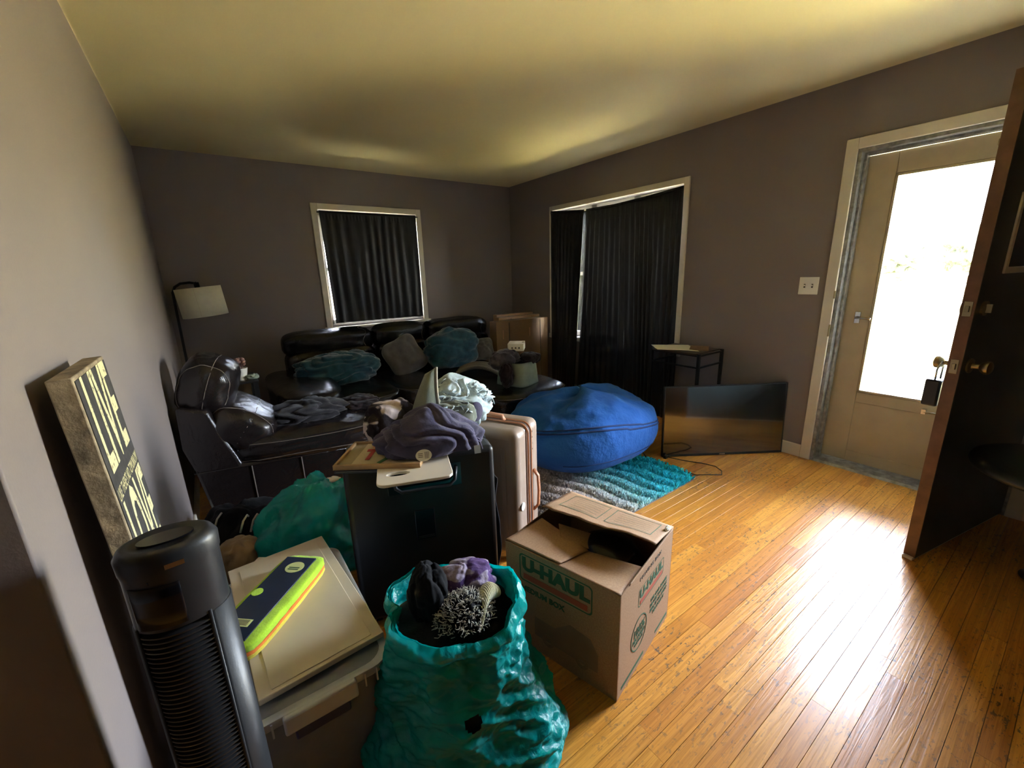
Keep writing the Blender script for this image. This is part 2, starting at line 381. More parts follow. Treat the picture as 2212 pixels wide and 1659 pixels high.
# --- floor: sub floor with planks as parts
fb = MB(); fb.box((XH-.1, YR-.1, -.12), (4.0, YB+.1, -.0185))
floor = struct(build('floor', fb, M['card2']))
def plank_geo(mb, x0, x1, y0, y1, dz):
    c = .0003; z = dz
    pr = [(y0+.0006, -.018), (y1-.0006, -.018), (y1-.0006, z-c), (y1-.0006-c, z), (y0+.0006+c, z), (y0+.0006, z-c)]
    mb.prism(pr, 'x', x0+.0003, x1-.0003)
PWD = .057; y = YR; row = 0; rest = MB(); rest_t = []; nsingle = 0
rp = random.Random(11)
def settint(me, vals):
    a = me.attributes.new('tint', 'FLOAT', 'POINT'); a.data.foreach_set('value', vals)
while y < YB:
    x = (XH if y < YE else XL) - rp.random()*.8; xm = XH if y < YE else XL
    y1 = min(y+PWD, YB)
    while x < 3.9:
        L = rp.choice([.35, .5, .65, .8, 1.0, 1.3]); xa, xb = max(x, xm), min(x+L, XR-.002)
        x += L
        if xb-xa < .02: continue
        tn = rp.random(); dz = -rp.random()*.0006
        if xb > .75 and -.25 < y < 2.55 and nsingle < 296 and not (xb < 1.3 and y > 1.3):
            mb = MB(); plank_geo(mb, xa, xb, y, y1, dz); o = build('plank', mb, M['oak'], floor); settint(o.data, [tn]*len(mb.v)); nsingle += 1
        else:
            k = len(rest.v); plank_geo(rest, xa, xb, y, y1, dz); rest_t += [tn]*(len(rest.v)-k)
    y = y1; row += 1
o = build('planks', rest, M['oak'], floor); settint(o.data, rest_t); o['kind'] = 'stuff'
mb = MB(); mb.box((XH-.1, YR-.1, HC), (XR+T, YB+T, HC+.1)); struct(build('ceiling', mb, M['ceil']))
# ceiling blemish
mb = MB(); mb.box((XL-T, YE, 0), (XL, YB+T, HC)); struct(build('wall_left', mb, M['wall'], bevel=.004))
mb = MB(); mb.box((XH, YE, 0), (XL-T, YE+T, HC)); mb.box((XH-T, YR, 0), (XH, YE+T, HC)); struct(build('wall_hall', mb, M['wall']))
mb = MB(); mb.box((XH-T, YR-T, 0), (XR+T, YR, HC)); struct(build('wall_rear', mb, mat('low_bounce_brown', (.09, .07, .06), .7)))  # unseen rear wall, dark brown chosen to bounce less fill light
# back wall with window opening
w1x0, w1x1, w1z0, w1z1 = 1.045, 2.075, .91, 2.045
mb = MB()
mb.box((XL, YB, 0), (w1x0, YB+T, HC)); mb.box((w1x1, YB, 0), (XR+T, YB+T, HC))
mb.box((w1x0, YB, 0), (w1x1, YB+T, w1z0)); mb.box((w1x0, YB, w1z1), (w1x1, YB+T, HC)); struct(build('wall_back', mb, M['wall']))
# right wall with bay opening and door opening
bY0, bY1, bZ = 2.215, 3.86, 2.048
dY0, dY1, dZ = .115, 1.055, 2.04
mb = MB()
mb.box((XR, YR, 0), (XR+T, dY0, HC)); mb.box((XR, dY0, dZ), (XR+T, dY1, HC)); mb.box((XR, dY1, 0), (XR+T, bY0, HC))
mb.box((XR, bY0, bZ), (XR+T, bY1, HC)); mb.box((XR, bY0, 0), (XR+T, bY1, .66)); mb.box((XR, bY1, 0), (XR+T, YB, HC)); struct(build('wall_right', mb, M['wall']))
BX = XR+.085
def window(name, mk, spans, z0, z1):
    """mk(a,b,z0,z1,d0,d1) -> box along the wall"""
    e = None
    mb = MB(); s0, s1 = spans[0][0], spans[-1][1]
    for b in (mk(s0, s1, z0, z0+.05, 0, .06), mk(s0, s1, z1-.05, z1, 0, .06)): mb.box(*b)
    for i, (a, b) in enumerate(spans):
        mb.box(*mk(a, a+.04, z0, z1, 0, .06)); mb.box(*mk(b-.04, b, z0, z1, 0, .06))
    f = struct(build(name, mb, M['sill'], bevel=.004))
    for a, b in spans:
        zm = (z0+z1)/2
        m2 = MB(); m2.box(*mk(a+.03, b-.03, zm-.02, zm+.02, .0, .055)); build('sash_rail', m2, M['sill'], f)
        m3 = MB(); m3.box(*mk(a+.035, b-.035, z0+.045, z1-.045, .028, .032)); build('pane', m3, M['glass'], f)
    return f
window('window_2', lambda a, b, z0, z1, d0, d1: ((BX+d0, a, z0), (BX+d1, b, z1)), [(bY0, 2.76), (2.76, 3.31), (3.31, bY1)], .66, bZ)
window('window_1', lambda a, b, z0, z1, d0, d1: ((a, YB+.07+d0, z0), (b, YB+.07+d1, z1)), [(w1x0, w1x1)], w1z0, w1z1)
# casings
def casing(name, boxes, m=M['trim'], bev=.004): 
    mb = MB()
    for b in boxes: mb.box(*b)
    return struct(build(name, mb, m, bevel=bev))
q = .018; cw = .058
casing('trim_2', [((w1x0-cw, YB-q, w1z0-.02), (w1x0, YB, w1z1+cw)), ((w1x1, YB-q, w1z0-.02), (w1x1+cw, YB, w1z1+cw)), ((w1x0, YB-q, w1z1), (w1x1, YB, w1z1+cw)), ((w1x0-cw-.02, YB-.045, w1z0-.045), (w1x1+cw+.02, YB, w1z0-.02))])
casing('trim_3', [((XR-q, bY0-.052, .64), (XR, bY0, bZ+.05)), ((XR-q, bY1, .64), (XR, bY1+.05, bZ+.05)), ((XR-q, bY0-.07, .61), (XR, bY1+.07, .66)), ((XR-q, bY0, bZ), (XR, bY1, bZ+.05))])
casing('trim_4', [((XR-.016, dY1, 0), (XR, dY1+.062, dZ+.062)), ((XR-.016, dY0-.062, 0), (XR, dY0, dZ+.062)), ((XR-.016, dY0, dZ), (XR, dY1, dZ+.062))])
# jambs of the doorway, stepped
casing('trim_5', [((XR, dY1-.02, 0), (XR+.20, dY1, dZ)), ((XR, dY0, 0), (XR+.20, dY0+.02, dZ)), ((XR, dY0+.02, dZ-.02), (XR+.20, dY1-.02, dZ)),
                  ((XR+.05, dY1-.034, 0), (XR+.10, dY1-.02, dZ-.02)), ((XR+.05, dY0+.02, dZ-.034), (XR+.10, dY1-.034, dZ-.02))], M['dirty'], .002)
# baseboards
casing('baseboard_right', [((XR-.014, dY1+.062, 0), (XR, YB, .095)), ((XR-.014, YR, 0), (XR, dY0-.062, .095))])
casing('baseboard_back', [((XL, YB-.014, 0), (XR-.014, YB, .095))]); casing('baseboard_left', [((XL, YE, 0), (XL+.014, YB-.014, .095))])
# threshold
mb = MB(); mb.prism([(XR-.005, 0), (XR+.01, .014), (XR+.05, .022), (XR+.16, .022), (XR+.21, .0), (XR+.21, -.05), (XR-.005, -.0005)], 'y', dY0, dY1)
struct(build('trim_6', mb, M['dirty'], smooth=False))
# ---- curtains
def curtain(name, path, z0, z1, folds, amp, seed, label, hang=None, parent=None, ztop=None, group=None):
    """path: fn(t)->(x,y) top; hang: fn(t)->(x,y) bottom"""
    hang = hang or path; rs = random.Random(seed)
    ph = [rs.random()*6 for _ in range(4)]
    e = 1e-3; mb = MB()
    def fn(u, v):
        a = Vector(path(u)); b = Vector(hang(u)); pt = a.lerp(b, 1-v)
        d = (Vector(path(min(1, u+e)))-Vector(path(max(0, u-e)))).normalized(); n = Vector((-d.y, d.x))
        k = folds*2*PI*(u+.012*math.sin(9*u+ph[0])); lo = 1-v
        w = amp*(.35+.65*min(1, lo*2.2))*(math.sin(k+ph[1])*.75+.35*math.sin(2.3*k*.5+ph[2]+lo*1.5)) + amp*.35*math.exp(-((v-.955)/.02)**2)*math.sin(k*3)
        w += amp*.5*N((u*14, v*1.2, seed), 1, seed)
        if v > .97: w *= .3
        zt = ztop(u) if ztop else z1
        return (pt.x+n.x*w, pt.y+n.y*w, z0+(zt-z0)*v)
    mb.grid(fn, int(folds*14)+20, 60)
    t = tag(build(name, mb, M['curtain'], smooth=True), label, 'curtain', group) if parent is None else build(name, mb, M['curtain'], parent, smooth=True)
    md = t.modifiers.new('solid', 'SOLIDIFY'); md.thickness = .0025
    return t
sgy = [2.21, 2.33, 2.61, 2.93, 3.35, 3.60, 3.86]; sgz = [2.030, 2.022, 2.003, 1.991, 1.996, 2.020, 2.046]
def sag(y_): return float(np.interp(y_, sgy, sgz))
def flat(ya, yb, x=XR-.040): return lambda t: (x, ya+(yb-ya)*t)
def ztopf(ya, yb): return lambda t: sag(ya+(yb-ya)*t)
curtain('curtain', flat(2.197, 2.80), .012, 2.0, 11, .010, 3, 'wide black curtain panel at the right of the large window behind the small table', flat(2.197, 2.728), ztop=ztopf(2.21, 2.80))
curtain('curtain', flat(2.803, 3.305), .012, 2.0, 8, .010, 5, 'black curtain panel in the middle of the large window behind the blue bean bag', flat(2.748, 3.42), ztop=ztopf(2.803, 3.305))
curtain('curtain', flat(3.330, 3.856), .012, 2.0, 8, .009, 8, 'black curtain panel left of the bright slit in the large window', flat(3.462, 3.856), ztop=ztopf(3.328, 3.856))
rp_ = [(XR-.040, yy, sag(yy)-.022) for yy in np.linspace(2.217, 3.857, 30)]
mb = MB(); mb.tube(rp_, .007, 8); tag(build('curtain_rod', mb, M['blackmetal'], smooth=True), 'sagging black rod carrying the three curtains of the large window', 'curtain rod')
curtain('curtain', lambda t: (w1x0+.01+t*(w1x1-w1x0-.02), YB-.030), .93, 2.034, 11, .010, 21, 'black curtain hanging in the white framed window above the sofa',
        lambda t: (w1x0+.032+t*(w1x1-w1x0-.05), YB-.032))
mb = MB(); mb.tube([(w1x0-.01, YB-.030, 2.018), (w1x1+.01, YB-.030, 2.018)], .006, 8); tag(build('curtain_rod', mb, M['blackmetal'], smooth=True), 'thin rod at the top of the window above the sofa', 'curtain rod')
# ---- storm door (closed, outside the opening)
sx = XR+.12
sdoor = struct(empty('door_1', (sx, dY0+.02, .02)))
mb = MB(); a, b, c, d = dY0+.002, .205, .885, dY1-.004
mb.box((sx, a, .023), (sx+.035, b, dZ-.03)); mb.box((sx, c, .023), (sx+.035, d, dZ-.03)); mb.box((sx, b, 1.885), (sx+.035, c, dZ-.03)); mb.box((sx, b, .023), (sx+.035, c, .10)); mb.box((sx, b, .45), (sx+.035, c, .525))
wp(build('frame', mb, M['stormdoor'], sdoor, bevel=.004))
mb = MB(); mb.box((sx+.008, b, .10), (sx+.026, c, .45)); wp(build('kick_panel', mb, M['stormdoor'], sdoor))
mb = MB()
for (p0, p1) in (((b, .525), (b+.014, 1.885)), ((c-.014, .525), (c, 1.885)), ((b, .525), (c, .540)), ((b, 1.87), (c, 1.885))): mb.box((sx-.006, p0[0], p0[1]), (sx+.02, p1[0], p1[1]))
wp(build('glazing_bead', mb, M['stormdoor'], sdoor, bevel=.003))
mb = MB(); mb.box((sx+.012, b, .525), (sx+.016, c, 1.885)); wp(build('pane', mb, M['glass'], sdoor))
hb = MB(); hb.box((sx-.010, .935, .985), (sx, .965, 1.06)); hb.box((sx-.03, .945, 1.015), (sx-.01, .958, 1.03)); hb.tube([(sx-.032, .955, 1.022), (sx-.034, .90, 1.022), (sx-.030, .875, 1.018)], .007, 8)
wp(build('latch_handle', hb, M['chrome'], sdoor, bevel=.002))
mb = MB(); mb.tube([(sx-.03, .16, .47), (sx-.035, .44, .475)], .016, 12); mb.tube([(sx-.035, .44, .475), (sx-.035, .535, .475)], .006, 8); mb.box((sx-.04, .525, .462), (sx, .545, .490))
wp(build('door_closer', mb, M['chrome'], sdoor, smooth=True, angle=40))
mb = MB(); mb.tube([(sx-.02, .2, 1.95), (sx-.035, .45, 1.955), (sx-.02, .47, 1.955)], .008, 8); mb.box((sx-.03, .455, 1.94), (sx, .485, 1.97)); wp(build('top_closer', mb, M['chrome'], sdoor))
mb = MB()
for (z0, z1) in ((1.15, 1.20), (.90, .98)): mb.box((XR-.017, dY1-.003, z0), (XR+.03, dY1+.008, z1))
struct(build('trim_7', mb, M['brass'], bevel=.002))   # strike plates on the jamb
# ---- open front door; local x along door from hinge, y = exterior side thickness
ang = math.atan2(.18, -.858)
fd = struct(empty('door_2', (3.372, .127, .0), ang))
DL = .872
mb = MB()   # local x: hinge->latch ; local +y must be the face away from the outside... world normal of +y
lx0, lx1, lz0, lz1 = .26, .705, 1.33, 1.60
for bb in (((.0, -.045, .012), (lx0, 0, 2.03)), ((lx1, -.045, .012), (DL, 0, 2.03)), ((lx0, -.045, .012), (lx1, 0, lz0)), ((lx0, -.045, lz1), (lx1, 0, 2.03))): mb.box(*bb)
leaf = build('door_leaf', mb, M['doorgreen'], fd)
mb = MB(); mb.box((DL, -.0445, .012), (DL+.003, -.0005, 2.03)); build('latch_edge', mb, M['dooredge'], fd)
mb = MB()
for yy in (.0, -.053):
    for bb in (((lx0-.02, yy, lz0-.02), (lx0+.006, yy+.008, lz1+.02)), ((lx1-.006, yy, lz0-.02), (lx1+.02, yy+.008, lz1+.02)), ((lx0, yy, lz0-.02), (lx1, yy+.008, lz0+.006)), ((lx0, yy, lz1-.006), (lx1, yy+.008, lz1+.02))): mb.box(*bb)
lite = build('lite_frame', mb, M['white'], fd, bevel=.003)
mb = MB(); mb.box((lx0, -.024, lz0), (lx1, -.020, lz1)); build('pane', mb, M['glass'], lite)
def knob(z, side, s=1.0, nm='knob', m=M['brass']):
    k = MB(); prof = [(.031, 0), (.031, .006), (.012, .010), (.010, .032), (.020, .038), (.028, .05), (.027, .062), (.018, .068), (.0, .069)]
    k.lathe(prof, 24); mt = Matrix.Translation((DL-.065, 0 if side > 0 else -.045, z)) @ Matrix.Rotation(-PI/2*side, 4, 'X')
    k.v = [tuple(mt @ Vector(v)) for v in k.v]; return build(nm, k, m, fd, smooth=True, angle=40)
knob(.935, 1); knob(.935, -1)
k = MB(); k.lathe([(.03, 0), (.03, .008), (.0, .010)], 20); mt = Matrix.Translation((DL-.065, 0, 1.175)) @ Matrix.Rotation(-PI/2, 4, 'X'); k.v = [tuple(mt @ Vector(v)) for v in k.v]
k.box((DL-.069, .008, 1.158), (DL-.061, .026, 1.192)); build('deadbolt_turn', k, M['brass'], fd)
k = MB(); k.lathe([(.033, 0), (.033, .014), (.02, .022), (.0, .022)], 20); mt = Matrix.Translation((DL-.065, -.045, 1.175)) @ Matrix.Rotation(PI/2, 4, 'X'); k.v = [tuple(mt @ Vector(v)) for v in k.v]; build('deadbolt_rose', k, M['brass'], fd, smooth=True, angle=40)
for z in (1.175, .935):
    k = MB(); k.box((DL+.002, -.036, z-.03), (DL+.005, -.009, z+.03)); k.box((DL+.004, -.028, z-.012), (DL+.012, -.016, z+.012)); build('latch_plate', k, M['brass'], fd, bevel=.001)
for z in (.25, 1.02, 1.80):
    k = MB(); k.tube([(0, .004, z-.05), (0, .004, z+.05)], .008, 8); build('hinge', k, M['brass'], fd, smooth=True, angle=40)
# weather strip drooping at the door foot
k = MB(); k.box((.02, -.042, .001), (DL+.018, -.004, .014)); build('door_sweep', k, M['white'], fd)
lb = MB(); lb.box((-.04, -.028, -.075), (.04, .028, .045)); 
lbo = build('lockbox', lb, M['blackplastic'], bevel=.008); mt = Matrix.Translation((3.372, .127, 0)) @ Matrix.Rotation(ang, 4, 'Z')
lbo.matrix_world = mt @ Matrix.Translation((DL-.062, -.088, .815)); tag(lbo, 'dark key lockbox hanging from the outer knob of the open front door', 'lockbox')
sh = MB(); sh.tube([(-.022, 0, .03), (-.024, 0, .09), (-.012, .006, .125), (.012, .006, .125), (.024, 0, .09), (.022, 0, .03)], .004, 8); build('shackle', sh, M['chrome'], lbo, smooth=True)
# switch plate
sp = empty('light_switch', (XR, 1.2175, 1.231), 0, 'cream double light switch plate on the right wall beside the door trim', 'light switch')
mb = MB(); mb.box((-.007, -.0585, -.058), (0, .0585, .058)); build('plate', mb, M['white'], sp, bevel=.003)
for yy in (-.023, .023):
    mb = MB(); mb.box((-.009, yy-.005, -.013), (-.006, yy+.005, .013)); t_ = build('switch_slot', mb, M['grey_ink'], sp)
    mb = MB(); mb.box((-.019, yy-.004, -.002), (-.006, yy+.004, .007)); build('toggle', mb, M['white'], t_)
# ---- outside
mb = MB(); mb.box((XR+.2, -1.2, -.14), (XR+1.9, 2.0, -.02)); tag(build('porch_slab', mb, M['concrete']), 'pale concrete porch outside the storm door', 'porch')
mb = MB(); mb.box((XR+T+.05, -60, -.5), (90, 60, -.2)); mb.box((-30, YB+T+.05, -.5), (XR+T+.05, 60, -.2)); struct(build('ground', mb, M['grass']))
rt = random.Random(5)
for i, (x, y_, h) in enumerate([(30, 6.9, 3.0), (40, 10.2, 3.8), (31, 4.2, 3.3), (42, 3.6, 4.2), (12, 20, 6)]):
    t = empty('tree', (x, y_, -.2), 0, ['small round tree far across the lawn, left in the storm door glass', 'tall tree behind the small round one across the lawn', 'broad tree across the lawn in the middle of the door glass', 'distant tree at the right of the door glass', 'tree beyond the back window'][i], 'tree')
    mb = MB(); mb.tube([(0, 0, 0), (.1, 0, h*.3), (0, .1, h*.6)], [.25, .2, .12], 10); build('trunk', mb, M['bark'], t, smooth=True)
    def fo(d, s=i, h=h):
        r_ = 1+.35*N(d, 3, s)+.18*N(d, 8, s); return Vector((d.x*h*.34*r_, d.y*h*.34*r_, h*.62+d.z*h*.36*r_))
    mb = MB(); mb.ball(fo, 64, 40); build('crown', mb, M['foliage'], t, smooth=False)
fe = empty('fence', (26, 0, -.2), 0, 'low rail fence far across the lawn seen through the door glass', 'fence')
for yy in np.arange(-2, 16, 2.0):
    mb = MB(); mb.box((-.06, yy-.06, 0), (.06, yy+.06, 1.1)); build('post', mb, M['white'], fe)
for z in (.5, .95):
    mb = MB(); mb.box((-.02, -2, z), (.02, 14, z+.12)); build('rail', mb, M['white'], fe)
# ================================================================== OBJECTS
def rotx(a): return Matrix.Rotation(a, 3, 'X')
def roty(a): return Matrix.Rotation(a, 3, 'Y')
def rotz(a): return Matrix.Rotation(a, 3, 'Z')
def part(name, mbfn, m, parent, **kw):
    mb = mbfn[0] if isinstance(mbfn, tuple) else mbfn
    kw.setdefault('smooth', True); return build(name, mb, m, parent, **kw)
def seam(fn, dirs, r=.0022):
    mb = MB(); mb.tube([fn(d) for d in dirs], r, 5); return mb
def pring(fn, ax, n=48, off=0.0, a0=0, a1=2*PI):
    ds = []
    for i in range(n+1):
        a = a0+(a1-a0)*i/n; c_, s_ = math.cos(a), math.sin(a)
        d = {'x': (off, c_, s_), 'y': (c_, off, s_), 'z': (c_, s_, off)}[ax]; ds.append(Vector(d).normalized())
    return ds
# ---------------------------------------------------------------- sectional along the back wall
S = empty('sectional_sofa', (1.4, 3.9, 0), 0, 'long black leather sectional sofa with a chaise under the curtained back window', 'sofa')
def sp_(name, mb, m=None, par=None, **kw):
    o = part(name, mb, m or M['leather'], par or S, **kw)
    return wp(o) if o.parent is S else o
mb = MB(); mb.box((.74, 3.42, .05), (1.68, 4.45, .30)); mb.box((1.68, 2.62, .05), (2.47, 4.45, .29)); mb.box((.62, 4.38, .05), (2.60, 4.60, .62)); sp_('base', mb, bevel=.02, smooth=False)
for (x, y_) in ((.80, 3.5), (1.74, 2.7), (2.40, 2.7), (2.40, 4.5), (.8, 4.5)):
    mb = MB(); mb.box((x-.03, y_-.03, 0), (x+.03, y_+.03, .05)); sp_('foot', mb, M['blackplastic'], smooth=False)
def seatc(name, x0, x1, y0, y1, z0, z1, seed, p=5.5):
    c = ((x0+x1)/2, (y0+y1)/2, (z0+z1)/2); mb, fn = cushion(c, ((x1-x0)/2, (y1-y0)/2, (z1-z0)/2), p, seed=seed, wr=.008)
    o = sp_(name, mb); part('stitching', seam(fn, pring(fn, 'z', 60, .55)), M['stitch'], o); return o
seatc('seat_cushion', .745, 1.24, 3.33, 4.20, .27, .47, 1); seatc('seat_cushion', 1.235, 1.69, 3.33, 4.20, .27, .47, 2)
seatc('chaise_cushion', 1.66, 2.49, 2.57, 4.22, .24, .455, 3, 6.5)
for i, (x0, x1) in enumerate(((.50, 1.31), (1.315, 1.885), (1.89, 2.645))):
    c = ((x0+x1)/2, 4.27, .59); mb, fn = cushion(c, ((x1-x0)/2-.004, .13, .17), 5, rotx(.14), seed=10+i); sp_('back_cushion', mb)
    c = ((x0+x1)/2, 4.30, .80); mb, fn = cushion(c, ((x1-x0)/2, .135, .112), 4, rotx(.1), seed=20+i, wr=.009)
    o = sp_('headrest', mb); part('stitching', seam(fn, pring(fn, 'x', 30, .75)), M['stitch'], o)
mb, fn = cushion((.54, 3.88, .30), (.21, .57, .245), 6, seed=31, wr=.01); sp_('arm_base', mb, M['leather2'])
mb, fn = cushion((.545, 3.86, .49), (.235, .60, .085), 4, seed=32, wr=.012); sp_('arm_pad', mb, M['leather2'])
# ---------------------------------------------------------------- recliner section by the left wall
L = empty('recliner_sofa', (-.222, 2.775, 0), -.1725, 'dark brown leather armless sofa section seen from its end beside the left wall', 'sofa')
LW = .50
def lp(name, mb, m=None, par=None, **kw): return part(name, mb, m or M['leather2'], par or L, **kw)
mb = MB(); mb.prism([(.06, .05), (1.0, .05), (1.03, .30), (1.02, .35), (.24, .36), (.13, .70), (-.01, .73), (-.02, .5), (.015, .36)], 'y', 0, LW); lp('base', mb, bevel=.018, smooth=False)
for (x, y_) in ((.12, .05), (.95, .05), (.12, .5), (.95, .5)):
    mb = MB(); mb.box((x-.03, y_-.03, 0), (x+.03, y_+.03, .05)); lp('foot', mb, M['blackplastic'], smooth=False)
mb = MB(); mb.tube([(.012, -.003, .352), (.3, -.004, .345), (1.02, -.004, .335)], .004, 6); lp('welt', mb)
for x in (.285, .545, .80):
    mb = MB(); mb.tube([(x, -.003, .055), (x, -.004, .34)], .0035, 6); lp('stitching', mb, M['stitch'])
mb, fn = cushion((.615, LW/2-.005, .415), (.455, LW/2+.012, .095), 4.2, seed=41, wr=.013, nu=90, nv=40, ws=14); o = lp('seat_cushion', mb)
for off in (.45, -.45): lp('stitching', seam(fn, pring(fn, 'z', 70, off), .0025), M['stitch'], o)
R1 = roty(math.radians(36))
mb, fn = cushion((.255, LW/2, .545), (.175, LW/2, .125), 3.8, R1, seed=43, wr=.009); o = lp('back_cushion', mb)
lp('stitching', seam(fn, pring(fn, 'y', 50, -.8), .0025), M['stitch'], o); lp('stitching', seam(fn, pring(fn, 'x', 40, .1, 50)), M['stitch'], o)
R2 = roty(math.radians(20))
mb, fn = cushion((.120, LW/2, .795), (.138, LW/2-.02, .170), 3.0, R2, seed=44, wr=.010); o = lp('headrest', mb)
lp('stitching', seam(fn, pring(fn, 'y', 50, -.9), .0025), M['stitch'], o); lp('stitching', seam(fn, pring(fn, 'x', 40, .1)), M['stitch'], o)
mb = MB(); mb.box((.36, .30, .52), (.375, .345, .56)); lp('tag', mb, M['redtag'], smooth=False)['label'] = 'small red fabric tag'
# dark blanket on its seat
mb, fn = clothblob((.42, 2.98, .535), (.24, .20, .065), 12, amp=.22, fold=(1, .5, 0), k=10, zmin=.495); tag(part('blanket', mb, M['grey_dk'], None), 'dark grey fleece blanket crumpled on the near recliner seat', 'blanket')
mb, fn = clothblob((.78, 3.0, .52), (.12, .13, .04), 15, amp=.25, fold=(.3, 1, 0), k=8, zmin=.49); tag(part('sweater', mb, M['brownfur'], None), 'dark brown garment lying beside the fleece blanket on the recliner seat', 'clothing')
# throws and pillows
mb, fn = clothblob((.88, 3.93, .59), (.34, .17, .155), 3, amp=.14, fold=(.35, 0, 1), k=13, warp=2.0, zmin=.462); tag(part('throw_blanket', mb, M['teal_fur'], None), 'bunched dark teal plush blanket at the left end of the back sofa', 'blanket')
def pillow(c, w, h, t, rot, seed, pinch=.16):
    R = rot; c = Vector(c)
    def fn(d):
        q = d/pnorm(Vector((d.x, d.y, d.z*.001)), 5) if abs(d.z) < .999 else d
        e = max(abs(d.x), abs(d.y)); s = math.sqrt(max(0, 1-d.z*d.z)); 
        x = d.x; y_ = d.y
        m_ = (abs(x)**4+abs(y_)**4)**.25 or 1e-6
        k = math.asin(min(1, s))/(PI/2); px_, py_ = x/m_*k if s > 1e-6 else 0, y_/m_*k if s > 1e-6 else 0
        th = (max(0, 1-abs(px_)**2.4)*max(0, 1-abs(py_)**2.4))**.5
        edge = 1-pinch*(1-abs(px_*py_))*k**3*.6
        z = math.copysign(th, d.z)*t*(1+.12*N(d, 3, seed)) + .012*N((px_*3, py_*3, d.z), 1, seed)
        return c + R @ Vector((px_*w*edge, py_*h*edge, z))
    mb = MB(); mb.ball(fn, 64, 32); return mb, fn
mb, fn = pillow((1.50, 3.93, .625), .20, .20, .085, rotx(math.radians(68)) @ rotz(math.radians(22)), 6)
tag(part('throw_pillow', mb, M['grey_plush'], None), 'grey velvet pillow tilted on its corner in the middle of the back sofa', 'pillow')
mb, fn = clothblob((2.0, 3.88, .655), (.30, .15, .225), 22, amp=.10, fold=(.4, 0, 1), k=9, zmin=.462, p=2.5, peak=.25); tag(part('fluffy_pillow', mb, M['teal_fur'], None), 'big fluffy dark teal pillow against the right back cushion', 'pillow')
mb, fn = pillow((2.33, 3.85, .60), .15, .13, .065, rotz(-.2) @ rotx(math.radians(62)), 8)
tag(part('throw_pillow', mb, M['grey_plush'], None), 'light grey fuzzy pillow behind the sage basket by the cardboard cartons', 'pillow')
# folded striped towel
def towel_fn(u, v):
    x = 1.93+.10*math.sin(u*PI*.5)+.16*u-.02; y_ = 3.62-u*.62; z = .475+.09*math.sin(PI*min(1, u*1.15))**1.0*(1-u*.35)
    return (x+(v-.5)*.14, y_+(v-.5)*.18, z+.006*math.sin(v*14))
def slab(fn, nu, nv, th):
    mb = MB(); mb.grid(fn, nu, nv); return mb
o = tag(build('towel', slab(towel_fn, 40, 20, .02), M['towel'], smooth=True), 'cream and black striped towel folded over on the chaise', 'towel'); md = o.modifiers.new('s', 'SOLIDIFY'); md.thickness = .028
# sage fabric basket with things on it
K = empty('fabric_basket', (2.10, 2.88, .455), math.radians(20), 'sage green fabric basket standing on the chaise', 'basket')
mb = MB()
def bx(u, v): 
    a = u*2*PI; p_ = 6; c_, s_ = math.cos(a), math.sin(a); k = (abs(c_)**p_+abs(s_)**p_)**(-1/p_); w = .135*(1-.16*v); 
    return (c_*k*w, s_*k*.15*(1-.10*v), v*.19+.003*math.sin(5*a))
mb.grid(bx, 48, 10, closed=True); mb.add([(0, 0, .004)]+[bx(i/48, 0) for i in range(48)], [(0, (i+1) % 48+1, i+1) for i in range(48)])
part('basket_body', mb, M['sage'], K, solid=.006)
mb = MB(); mb.tube([bx(i/48, 1) for i in range(48)], .006, 6, closed=True); part('rim', mb, M['sage'], K)
fillm = MB(); fillm.ball(lambda d: Vector((d.x*.095/pnorm(d, 4), d.y*.11/pnorm(d, 4), .115+d.z*.085)), 32, 16)
tag(part('folded_cloth', fillm, M['blackcloth'], None, loc=(2.10, 2.88, .455)), 'dark cloth filling the sage basket', 'cloth')
mb, fn = clothblob((2.00, 2.92, .665), (.14, .10, .085), 31, amp=.16, fold=(1, .2, 0), k=4, p=2.2); tag(part('fur_scarf', mb, cloth('grey_fluff', (.075, .066, .07), .4, .3, .9, 70), None), 'grey brown fluffy scarf draped over the left rim of the sage basket', 'scarf')
mb, fn = clothblob((1.93, 2.80, .56), (.06, .055, .10), 35, amp=.14, fold=(0, 0, 1), k=4); tag(part('slipper', mb, M['brownfur'], None), 'dark furry slipper hanging down the front left of the sage basket', 'slipper')
mb, fn = clothblob((2.20, 2.83, .665), (.085, .075, .05), 37, amp=.13, fold=(1, 0, 0), k=4, p=3); tag(part('fur_hat', mb, M['brownfur'], None), 'dark brown furry bundle on the right rim of the sage basket', 'hat')
B = empty('white_carton', (2.17, 2.98, .724), math.radians(48), 'small cream white carton on top of the sage basket pile', 'box')
mb = MB(); mb.box((-.085, -.07, 0), (.085, .07, .065)); build('carton_body', mb, M['paper'], B, bevel=.004)
mb = MB(); mb.box((-.085, -.0715, .058), (.085, -.070, .060)); mb.prism([(-.02, .0655), (.02, .0655), (0, .0665)], 'y', -.07, -.05); build('flap_seam', mb, M['grey_ink'], B)
for k in range(3):
    mb = MB(); mb.lathe([(.008, 0), (.0, .001)], 10); mt = Matrix.Translation((-.0855, -.03+k*.03, .028)) @ Matrix.Rotation(-PI/2, 4, 'Y'); mb.v = [tuple(mt @ Vector(v)) for v in mb.v]; build('printed_dot', mb, M['grey_ink'], B)
